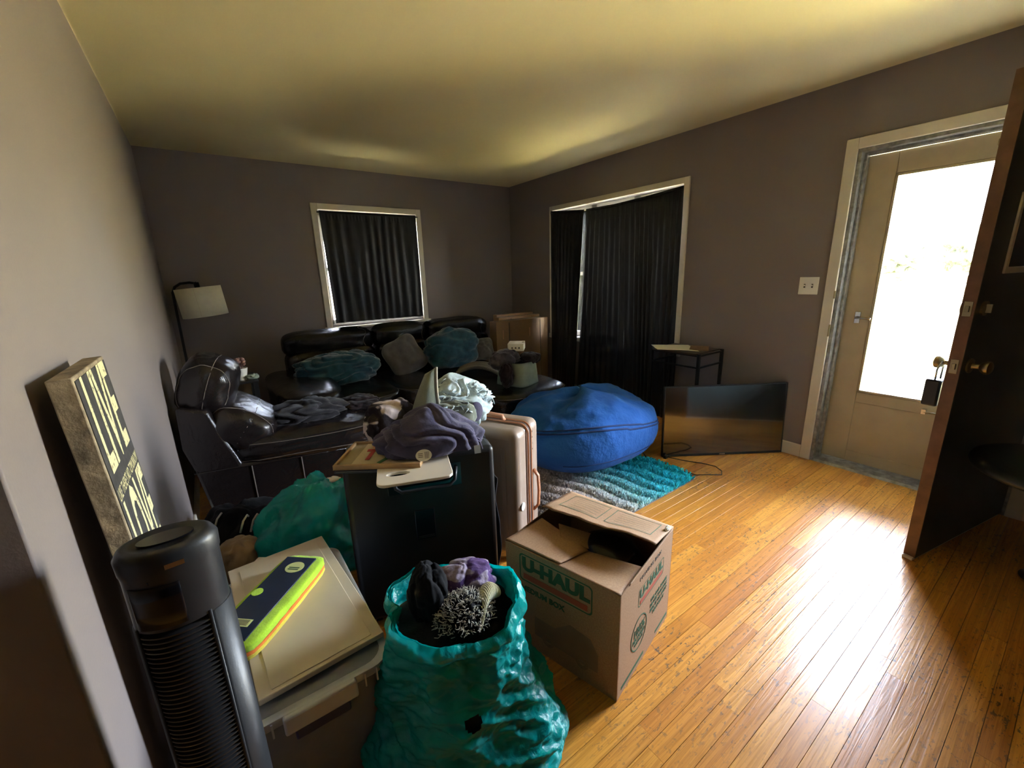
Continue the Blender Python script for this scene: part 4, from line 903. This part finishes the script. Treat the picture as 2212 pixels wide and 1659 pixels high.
# print on the left face (local x=0 plane, seen from -x): s from far corner
def LF(s, z): return frame((-.0006, bd-s, z), (0, -1, 0), (0, 0, 1))
def RF(s, z): return frame((s, -.0006, z), (1, 0, 0), (0, 0, 1))
def rr_outline(w, h, r, t, n=6):
    pts = []
    for (cx_, cy__, a0) in ((w/2-r, h/2-r, 0), (-w/2+r, h/2-r, PI/2), (-w/2+r, -h/2+r, PI), (w/2-r, -h/2+r, 1.5*PI)):
        for k in range(n+1):
            a = a0+PI/2*k/n; pts.append((cx_+r*math.cos(a), cy__+r*math.sin(a), 0))
    m_ = len(pts); inn = [(p[0]*(1-2*t/w), p[1]*(1-2*t/h), 0) for p in pts]
    return pts+inn, [(i, (i+1) % m_, m_+(i+1) % m_, m_+i) for i in range(m_)]
def logo(F_, s, z, w, h):
    vs, fs = rr_outline(w, h, h*.14, h*.045); mb = MB(); mt = F_(s, z); mb.add([mt @ Vector(v) for v in vs], fs); build('logo_frame', mb, M['green_ink'], U)
    txt('U-HAUL', M['green_ink'], U, F_(s, z+h*.13), h*.62, sx=w/(h*.62)/3.95, name='lettering', bold=.004 if h > .08 else .002)
    mb = MB(); mt = F_(s, z-h*.30); mb.box((-w*.44, -h*.10, 0), (w*.44, h*.10, .0006), 0, mt); build('red_bar', mb, M['red_ink'], U)
logo(LF, .215, .338, .30, .112)
txt('MEDIUM BOX', M['green_ink'], U, LF(.165, .25), .030, name='lettering', bold=.001)
mb = MB(); pts = [(-.13, -.06), (.13, -.06), (.13, .01), (.10, .06), (.02, .07), (-.04, .02), (-.13, .02)]
mb.prism(pts, 'z', 0, .0005); mt = LF(.26, .13); mb.v = [tuple(mt @ Vector(v)) for v in mb.v]; build('printed_picture', mb, mat('faint_print', (.22, .14, .08), .8), U)
for s in (.19, .33):
    mb = MB(); mb.lathe([(.026, 0), (.026, .0009), (.012, .0009), (.012, 0)], 20, cap=False); mt = LF(s, .075); mb.v = [tuple(mt @ Vector(v)) for v in mb.v]; build('printed_ring', mb, M['card2'], U)
txt('MOVING BOX', M['grey_ink'], U, RF(.24, .375), .020, sx=1.5, name='lettering')
logo(RF, .255, .30, .225, .072)
for k, tx_ in enumerate(('USE OUR BOXES', 'RE-USE THIS BOX', 'SELL IT OR SWAP', 'RECYCLE IT')): txt(tx_, M['green_ink'], U, RF(.335, .215-k*.022), .0185, sx=1.15, name='lettering', bold=.0006)
mb = MB(); mb.lathe([(.066, 0), (.066, .0008), (.062, .0008), (.062, 0)], 40, cap=False); mt = RF(.16, .155); mb.v = [tuple(mt @ Vector(v)) for v in mb.v]; build('seal_ring', mb, M['green_ink'], U)
txt('100%', M['green_ink'], U, RF(.16, .168), .044, name='lettering', bold=.001)
txt('RECYCLED', M['green_ink'], U, RF(.16, .140), .021, name='lettering', bold=.0006); txt('CONTENT', M['green_ink'], U, RF(.16, .121), .015, name='lettering', bold=.0006)
for (a, b) in ((.03, .21), (.32, .44)):
    mb = MB(); mb.box((a, -.0008, .022), (b, .0, .034)); build('green_stripe', mb, M['green_ink'], U)
mb = MB()
def tornfn(d): return Vector((bw-.055, .004, bh+.022))+Vector((d.x*.018, d.y*.008, d.z*.008))*(1+.6*N(d, 3, 5))
mb.ball(tornfn, 12, 8); build('torn_paper', mb, M['paper'], U)
mb = MB()
mb.ball(lambda d: Vector((.29, .19, .235))+Vector((d.x*.145, d.y*.155, d.z*.150))*(1+.03*N(d, 2, 3)), 48, 24); o = build('helmet_bag', mb, M['gloss'], None, smooth=True); o.matrix_world = Matrix.LocRotScale(U.location, U.rotation_euler, None)
tag(o, 'round black bag inside the open moving box', 'bag')
mb = MB(); mb.box((.02, .02, .006), (.43, .43, .09)); o = build('folded_cloth', mb, M['blackcloth'], None, bevel=.02); o.matrix_world = Matrix.LocRotScale(U.location, U.rotation_euler, None); tag(o, 'dark folded cloth at the bottom inside the moving box', 'cloth')
# ---------------------------------------------------------------- big teal bag in front
BG = empty('plastic_bag', (.42, .88, 0), 0, 'large teal plastic bag full of clothes in the foreground, left of the moving box', 'bag')
e1 = Vector((.885, -.465)); e2 = Vector((.465, .885))
def bagfn(u, v, off=0.0):
    a = 2*PI*u; z = .455*v
    zz = [0, .03, .10, .20, .30, .38, .455]; A_ = [.20, .255, .265, .232, .205, .186, .182]; B_ = [.13, .175, .18, .17, .16, .152, .148]
    ra, rb = np.interp(z, zz, A_), np.interp(z, zz, B_)
    cx_, cy__ = np.interp(z, [0, .2, .455], [.405, .422, .440]), np.interp(z, [0, .2, .455], [.835, .90, .955])
    c_, s_ = math.cos(a), math.sin(a); p_ = 2.6; k = (abs(c_)**p_+abs(s_)**p_)**(-1/p_)
    d = Vector((c_, s_, v*1.8)); w = min(1, v*6)
    n_ = .030*N(d, 1.7, 5)+.018*(ridge((c_*1.2, s_*1.2, v*4.2+.6*c_), 1.9, 7)-.4)+.008*(ridge((c_, s_, v*5), 4.5, 2)-.4)+.003*ridge((c_, s_, v*4), 11, 6)
    if v > .80: n_ *= .8
    n_ *= w
    # protruding corner at lower right
    n_ += .04*math.exp(-((a-.02 if a < PI else a-2*PI)/.22)**2)*math.exp(-((z-.06)/.05)**2)
    # rim flare
    n_ += .012*max(0, (v-.9)*10)*math.sin(a*3+1)
    r1, r2 = ra*k*c_, rb*k*s_; sc_ = 1+(n_+off)/.2
    zr = z + (v**4)*(.018*math.sin(a*2+.6)+.012*math.sin(a*3+2)) 
    return Vector((cx_+(e1.x*r1+e2.x*r2)*sc_, cy__+(e1.y*r1+e2.y*r2)*sc_, max(.001, zr)))
NU, NV = 300, 140; mb = MB(); mb.grid(lambda u, v: bagfn(u, v), NU, NV, closed=True)
cen = [Vector(mb.v[f[0]]) for f in mb.f]
torn = min((c for c in cen if abs(c.z-.27) < .02), key=lambda c: (c-Vector((.36, .72, .27))).length)
keep_ = [((c-torn).length > .020+.013*N(c, 34, 3)) for c in cen]
mb.f = [f for f, k in zip(mb.f, keep_) if k]; mb.mi = [0]*len(mb.f)
skin = wp(part('bag_skin', mb, M['bag'], BG))
mb = MB(); mb.grid(lambda u, v: bagfn(u, 1-.30*v, -.009-.012*v), NU, 16, closed=True); wp(part('inner_lining', mb, M['bag'], BG))
mb = MB(); mb.grid(lambda u, v: (lambda p_: Vector((p_.x, p_.y, p_.z+.008-.055*v*(1+.45*N((u*9, 0, 3), 1, 2)+.2*math.sin(u*21))+.005*N((u*40, v*3, 0), 1, 2))))(bagfn(u, 1.0, .004+.019*math.sin(PI*v)*(1+.5*N((u*12, 0, 1), 1, 3))+.003*N((u*50, v*5, 0), 1, 4))), NU, 8, closed=True); wp(part('rolled_rim', mb, M['bag'], BG))
def fillfn(u, v): 
    p_ = bagfn(u, .97*v, -.014); return p_
mb = MB(); mb.grid(lambda u, v: bagfn(u, .015+.87*v, -.016), 64, 20, closed=True); k_ = len(mb.v); mb.v.append((.435, .945, .43)); mb.f += [(19*64+i, 19*64+(i+1) % 64, k_) for i in range(64)]; mb.mi += [0]*64
tag(part('clothes_bundle', mb, M['blackcloth'], None), 'dark bundle of clothes filling the front teal bag', 'clothing')
mb, fn = clothblob((.378, .985, .487), (.055, .055, .090), 61, amp=.14, fold=(1, 0, .2), k=5, rz=-.5); tag(part('black_garment', mb, M['blackcloth'], None), 'black garment standing up in the left of the front teal bag', 'clothing')
mb, fn = clothblob((.50, .995, .462), (.088, .058, .058), 63, amp=.16, fold=(1, .4, 0), k=6, rz=-.3); tag(part('patterned_fleece', mb, M['plaid'], None), 'purple and grey patterned fleece at the back of the front teal bag', 'clothing')
def shag(d):
    return Vector((.445, .90, .436))+Vector((d.x*.078, d.y*.065, d.z*.056))*(1+.18*N(d, 6, 3)+.12*N(d, 14, 5))
mb = MB(); mb.ball(shag, 80, 40); SG = tag(part('shaggy_scarf', mb, M['blackcloth'], None), 'black and white shaggy scarf in the middle of the front teal bag', 'scarf')
rs_ = random.Random(2)
mb = MB()
for k in range(620):
    d = Vector((rs_.gauss(0, 1), rs_.gauss(0, 1), abs(rs_.gauss(0, 1)))).normalized(); p_ = shag(d)
    q1 = p_+d*.008+Vector((rs_.uniform(-.006, .006), rs_.uniform(-.006, .006), .002)); q2 = q1+Vector((rs_.uniform(-.010, .010), rs_.uniform(-.010, .010), rs_.uniform(-.006, .006)))
    mb.tube([p_, q1, q2], .0009, 3, cap=False)
o = part('shag_fibres', mb, M['bone'], SG); o['kind'] = 'stuff'
def knit(u, v):
    t = u; x = .455+.12*t; y_ = .835+.030*math.sin(t*PI*.9)+.07*t; z = .438+.028*math.sin(PI*t)+.002*math.sin(u*120)
    a = 2*PI*v; r = .026*(math.sin(PI*min(.995, max(.005, t)))**.3); return (x+math.sin(a)*r*.3, y_+math.cos(a)*r*1.1, z+math.sin(a)*r*.9)
mb = MB(); mb.grid(knit, 60, 16); o = tag(part('knit_sock', mb, M['cream_knit'], None), 'cream ribbed knit at the right edge of the front teal bag', 'clothing')
# ---------------------------------------------------------------- teal bag behind
def bag2fn(d):
    q = d/pnorm(d, 2.3); n_ = .10*N(d, 1.4, 3)+.16*(ridge(d, 1.9, 8)-.45)+.06*(ridge(d, 4, 4)-.4)+.02*ridge(d, 9, 1)
    v = Vector((q.x*.205, q.y*.235, q.z*.225))*(1+n_); v += Vector((.05*max(0, d.z)**2, .03*max(0, d.z), .06*max(0, d.x*.5+d.z*.7)**3))
    if d.x < -.6: v += Vector((-.05, 0, .02))*((-d.x-.6)/.4)**2*max(0, d.z+.4)
    v += Vector((.235, 1.99, .205)); v.z = max(.001, v.z); return v
mb = MB(); mb.ball(bag2fn, 150, 76); B2 = tag(part('plastic_bag', mb, M['bag'], None), 'crumpled teal plastic bag on the floor behind the black suitcase', 'bag')
mb = MB(); mb.ball(lambda d: bag2fn(Vector((.38, .05, .92)).normalized())+Vector((d.x*.035, d.y*.03, d.z*.006))*(1+.4*N(d, 3, 2)), 20, 10); part('receipt', mb, M['paper'], B2)
# ---------------------------------------------------------------- floor pile of clothes
mb, fn = clothblob((-.02, 2.34, .13), (.20, .22, .15), 81, amp=.20, fold=(1, .6, 0), k=7, zmin=.002); JK = tag(part('jacket', mb, M['blackcloth'], None), 'black jacket with pale drawcords heaped on the floor by the recliner', 'clothing')
for k, (x, y_) in enumerate(((-.02, 2.22), (.02, 2.20), (.055, 2.20), (.085, 2.24), (-.12, 2.32))):
    z = .29; mb = MB(); mb.tube([(x-.03, y_-.06, z-.05), (x-.01, y_-.03, z-.01), (x+.01, y_, z), (x+.015, y_+.02, z-.02)], .0045, 6); part('drawcord', mb, M['bone'], JK)
mb, fn = clothblob((-.065, 2.02, .175), (.105, .12, .10), 83, amp=.10, fold=(1, .2, 0), k=4, zmin=.002, p=2.2); tag(part('suede_cap', mb, M['tancloth'], None), 'tan suede garment in front of the black jacket on the floor', 'clothing')
mb, fn = clothblob((.065, 2.04, .12), (.07, .11, .12), 85, amp=.14, fold=(1, 0, .2), k=5, zmin=.002); tag(part('sweatpants', mb, M['grey_dk'], None), 'charcoal sweatpants between the tan garment and the rear teal bag', 'clothing')
mb, fn = clothblob((-.02, 1.80, .09), (.20, .13, .115), 87, amp=.20, fold=(.3, 1, 0), k=9, zmin=.002); tag(part('shirt', mb, M['blackcloth'], None), 'black shirt crumpled on the floor behind the storage tote', 'clothing')
# ---------------------------------------------------------------- storage tote
TT = empty('storage_tote', (.065, 1.26, 0), 0, 'clear plastic storage tote on the floor under the cream board', 'storage box')
X0, X1, Y0, Y1, ZT = -.115, .243, .955, 1.56, .375
def rrect(x0, x1, y0, y1, r, z, n=6):
    P_ = []
    for (cx_, cy__, a0) in ((x1-r, y1-r, 0), (x0+r, y1-r, PI/2), (x0+r, y0+r, PI), (x1-r, y0+r, 1.5*PI)):
        for k in range(n+1):
            a = a0+PI/2*k/n; P_.append((cx_+r*math.cos(a), cy__+r*math.sin(a), z))
    return P_
mb = MB(); rings = [rrect(X0+.035, X1-.035, Y0+.04, Y1-.04, .04, .002), rrect(X0+.03, X1-.03, Y0+.035, Y1-.035, .045, .01), rrect(X0+.012, X1-.012, Y0+.014, Y1-.014, .05, ZT-.04), rrect(X0+.010, X1-.010, Y0+.012, Y1-.012, .05, ZT)]
m_ = len(rings[0])
for r_ in rings: mb.v += r_
mb.f = [tuple(range(m_))[::-1]]+[(j*m_+i, j*m_+(i+1) % m_, (j+1)*m_+(i+1) % m_, (j+1)*m_+i) for j in range(3) for i in range(m_)]; mb.mi = [0]*len(mb.f); wp(part('tub', mb, M['clear'], TT, angle=40, solid=.003))
mb = MB(); a_ = rrect(X0-.006, X1+.006, Y0-.006, Y1+.006, .055, ZT-.016); b_ = rrect(X0-.006, X1+.006, Y0-.006, Y1+.006, .055, ZT+.004); c__ = rrect(X0+.012, X1-.012, Y0+.012, Y1-.012, .05, ZT+.004); mb.v = a_+b_+c__
mb.f = [(j*m_+i, j*m_+(i+1) % m_, (j+1)*m_+(i+1) % m_, (j+1)*m_+i) for j in range(2) for i in range(m_)]; mb.mi = [0]*len(mb.f); wp(part('rim', mb, M['frost'], TT, angle=40, solid=.004))
mb = MB(); mb.v = rrect(X0+.012, X1-.012, Y0+.012, Y1-.012, .05, ZT-.004); mb.f = [tuple(range(m_))]; mb.mi = [0]; wp(part('lid', mb, M['clear'], TT, smooth=False, solid=.003))
mb = MB(); mb.box((-.02, Y0-.022, ZT-.045), (.15, Y0-.004, ZT+.006)); wp(build('lid_latch', mb, M['frost'], TT, bevel=.006, bseg=3))
for x in (-.08, -.045, .17, .20):
    mb = MB(); mb.box((x, Y0-.010, ZT-.040), (x+.004, Y0-.001, ZT)); wp(build('rim_rib', mb, M['frost'], TT))
mb = MB(); mb.box((.0, Y0-.010, ZT-.085), (.13, Y0+.008, ZT-.050)); wp(build('blue_handle', mb, mat('blue_handle', (.02, .03, .12), .4), TT, bevel=.005))
mb, fn = cushion((.065, 1.26, .17), (.135, .245, .155), 5, wr=.012, seed=90); tag(part('folded_clothes', mb, M['blackcloth'], None), 'dark folded clothes inside the clear storage tote', 'clothing')
mb = MB(); mb.box((-.02, 1.003, .03), (.16, 1.012, .14)); 
# boards
B2d = empty('cabinet_panel', (.0, 1.645, ZT+.006), math.radians(-129), 'plain cream board under the larger one at the back of the tote', 'board')
mb = MB(); mb.box((0, 0, 0), (.29, .24, .012)); build('panel_board', mb, M['cream_board'], B2d, bevel=.002)
B1 = empty('cabinet_panel', (-.049, .995, ZT+.0185), math.radians(3.4), 'cream cabinet panel lying on the clear tote beneath the cloth pack', 'board')
mb = MB(); mb.box((-.01, 0, 0), (.298, .60, .016)); build('panel_board', mb, M['cream_board'], B1, bevel=.002)
mb = MB(); mb.box((.02, .012, .016), (.268, .568, .0185)); build('raised_field', mb, M['cream_board'], B1, bevel=.002)
zp = ZT+.0185+.0190
PCK = empty('cloth_pack', (.012, 1.305, zp), math.radians(47.2), 'shrink wrapped stack of lime, orange and yellow microfibre cloths with navy label', 'cloth pack')
for nm, z0, z1, mm in (('yellow_cloths', 0, .013, M['yellow_cloth']), ('orange_cloths', .013, .022, M['orange_cloth']), ('green_cloths', .022, .046, M['green_cloth'])):
    mb, fn = cushion((0, 0, (z0+z1)/2), (.185, .074, (z1-z0)/2+.001), 7, wr=.0022, seed=int(z0*1000), ws=30); part(nm, mb, mm, PCK)
mb = MB(); mb.box((-.165, -.045, .044), (.165, .060, .0505)); lab = build('pack_label', mb, M['navy_label'], PCK, bevel=.001)
mb = MB(); mb.lathe([(.026, 0), (.026, .0008), (.0, .0008)], 28, c=(.115, .0, .0505), sy=1.15); part('label_oval', mb, M['cream_label'], lab, angle=30)
for k in range(2):
    mb = MB(); mb.box((.111-k*.008, -.018, .0513), (.115-k*.008, .018, .0517)); build('label_line', mb, M['green_ink'], lab)
mb = MB(); mb.lathe([(.016, 0), (.016, .0008), (.0, .0008)], 24, c=(.0, .045, .0505)); part('label_dot', mb, M['green_cloth'], lab, angle=30)
mb = MB(); mb.box((-.125, -.02, .0505), (-.10, .03, .0512)); build('barcode_patch', mb, M['cream_label'], lab)
for k in range(5):
    mb = MB(); mb.box((-.121+k*.004, -.014, .0512), (-.119+k*.004, .024, .0516)); build('barcode_line', mb, M['grey_ink'], lab)
# ---------------------------------------------------------------- tower fan
TF = empty('tower_fan', (-.113, .792, 0), 0, 'black tower fan with louvred front standing in the left foreground', 'fan')
TF.scale = (1, .76, .988)
camdir = math.atan2(-.795, .108)      # from fan to camera
fr_, fh = .063, 1.0
mb = MB(); mb.lathe([(.02, 0), (.12, 0), (.12, .012), (.07, .028), (.06, .035)], 40); part('base', mb, M['blackplastic'], TF, angle=40)
g0 = camdir-math.radians(72); g1 = camdir+math.radians(26)
mb = MB(); mb.lathe([(fr_*.98, .035), (fr_, .05), (fr_, .085)], 48); part('lower_collar', mb, M['blackplastic'], TF, angle=30)
mb = MB(); mb.lathe([(fr_, .085), (fr_, .865)], 48, a0=g1, a1=g0+2*PI, cap=False); part('body_shell', mb, M['blackplastic'], TF, solid=.004)
mb = MB(); mb.lathe([(fr_*.80, .085), (fr_*.80, .865)], 40, cap=False); part('inner_drum', mb, M['gloss'], TF)
mb = MB(); mb.lathe([(fr_, .865), (fr_, .95), (fr_+.001, .965)], 48, cap=False); mb.lathe([(0.0, .865), (fr_, .865)], 48, cap=False); part('head', mb, M['blackplastic'], TF, angle=30)
mb = MB(); mb.lathe([(fr_+.002, .962), (fr_+.003, .985), (fr_-.003, .996), (fr_-.012, 1.0), (fr_-.02, .9965), (0, .9965)], 56, cap=False); part('top_cap', mb, M['blackplastic'], TF, angle=60)
mb = MB(); mb.lathe([(.036, .997), (.036, 1.0), (0, 1.0)], 30, sx=1.0, sy=.7, cap=False); mb.v = [(v[0], v[1], v[2]) for v in mb.v]; part('control_pad', mb, M['gloss'], TF, angle=30)
def arcpanel(a0, a1, z0, z1, r, nm, m, par=TF):
    mb = MB(); mb.grid(lambda u, v: (r*math.cos(a0+(a1-a0)*u), r*math.sin(a0+(a1-a0)*u), z0+(z1-z0)*v), 24, 4); return part(nm, mb, m, par, solid=.002)
arcpanel(g0+.15, g1-.45, .872, .945, fr_+.0015, 'display_window', M['gloss'])
arcpanel(g0+.7, g1-1.0, .952, .957, fr_+.003, 'remote_slot', M['gloss'])
mb = MB(); mb.box((-.012, -.002, -.004), (.012, .002, .004)); mt = Matrix.Translation((fr_*math.cos(camdir)*1.03, fr_*math.sin(camdir)*1.03, .975)) @ Matrix.Rotation(camdir+PI/2, 4, 'Z'); mb.v = [tuple(mt @ Vector(v)) for v in mb.v]; build('power_badge', mb, M['chrome'], TF)
lm = MB(); seg = 18
for j, (rr, zz) in enumerate(((fr_*.80, -.0012), (fr_*.80, .0012), (fr_*1.004, -.0032), (fr_*1.004, -.0056))):
    for k in range(seg+1):
        a = g0+(g1-g0)*k/seg; lm.v.append((rr*math.cos(a), rr*math.sin(a), zz))
for j in ((0, 1), (1, 2), (2, 3), (3, 0)):
    for k in range(seg): lm.f.append((j[0]*(seg+1)+k, j[0]*(seg+1)+k+1, j[1]*(seg+1)+k+1, j[1]*(seg+1)+k))
lm.mi = [0]*len(lm.f); l0 = build('louver', lm, M['blackplastic'], TF, loc=(0, 0, .095), smooth=True, angle=30)
nl = 84
for k in range(1, nl):
    c = l0.copy(); COL.objects.link(c); c.location = (0, 0, .095+k*.0092)
for a in (g0+.01, g1-.01):
    mb = MB(); mb.tube([(fr_*math.cos(a)*1.003, fr_*math.sin(a)*1.003, .085), (fr_*math.cos(a)*1.003, fr_*math.sin(a)*1.003, .87)], .003, 8); part('grille_edge', mb, M['blackplastic'], TF)
# ---------------------------------------------------------------- wooden sign
SG_ = empty('wooden_sign', (-.148, 1.0, 0), 0, 'tall weathered wooden sign reading LIVE and LOVE leaning on the left wall', 'sign')
SG_.rotation_euler = (0, math.radians(-2.7), 0)
mb = MB(); mb.box((-.033, 0, .0016), (0, .28, 1.222)); build('plank_board', mb, M['signside'], SG_, bevel=.002)
mb = MB(); mb.box((-.0005, .008, .008), (.0012, .274, 1.214)); fc = build('painted_face', mb, M['signface'], SG_)
def sfr(y_, z): return frame((.0012, y_, z), (0, 1, 0), (0, 0, 1))
def tall(word, z, h, w):
    txt(word, M['signletter'], SG_, sfr(.142, z) @ Matrix.Diagonal((1, 1, 1, 1)), h/.70, sx=w, name='lettering', bold=.0045, depth=.0005)
tall('LIVE', 1.11, .185, .47); tall('LOVE', .855, .20, .36); tall('LAUGH', .60, .17, .27); tall('DREAM', .33, .17, .26)
for tx_, z in (("LIKE THERE'S NO TOMORROW", .985), ("LIKE YOU'VE NEVER BEEN HURT", .735)): txt(tx_, M['signletter'], SG_, sfr(.142, z), .036, sx=.50, name='lettering', depth=.0005)
# ---------------------------------------------------------------- round low table by the open door
RT = empty('round_stool', (2.755, -.09, .03), 0, 'dark round padded stool at the right edge of the picture beside the open door', 'stool')
mb = MB(); mb.lathe([(.30, .452), (.328, .46), (.335, .475), (.328, .492), (.30, .50), (.0, .503)], 56, cap=False); mb.lathe([(0, .452), (.30, .452)], 56, cap=False); part('seat', mb, M['stool'], RT, angle=60)
mb = MB(); mb.lathe([(.025, .02), (.025, .452)], 20); part('column', mb, M['chrome'], RT, angle=40)
mb = MB(); mb.lathe([(.10, -.03), (.10, -.022), (.04, -.005), (.025, .02)], 40); part('base', mb, M['chrome'], RT, angle=40)
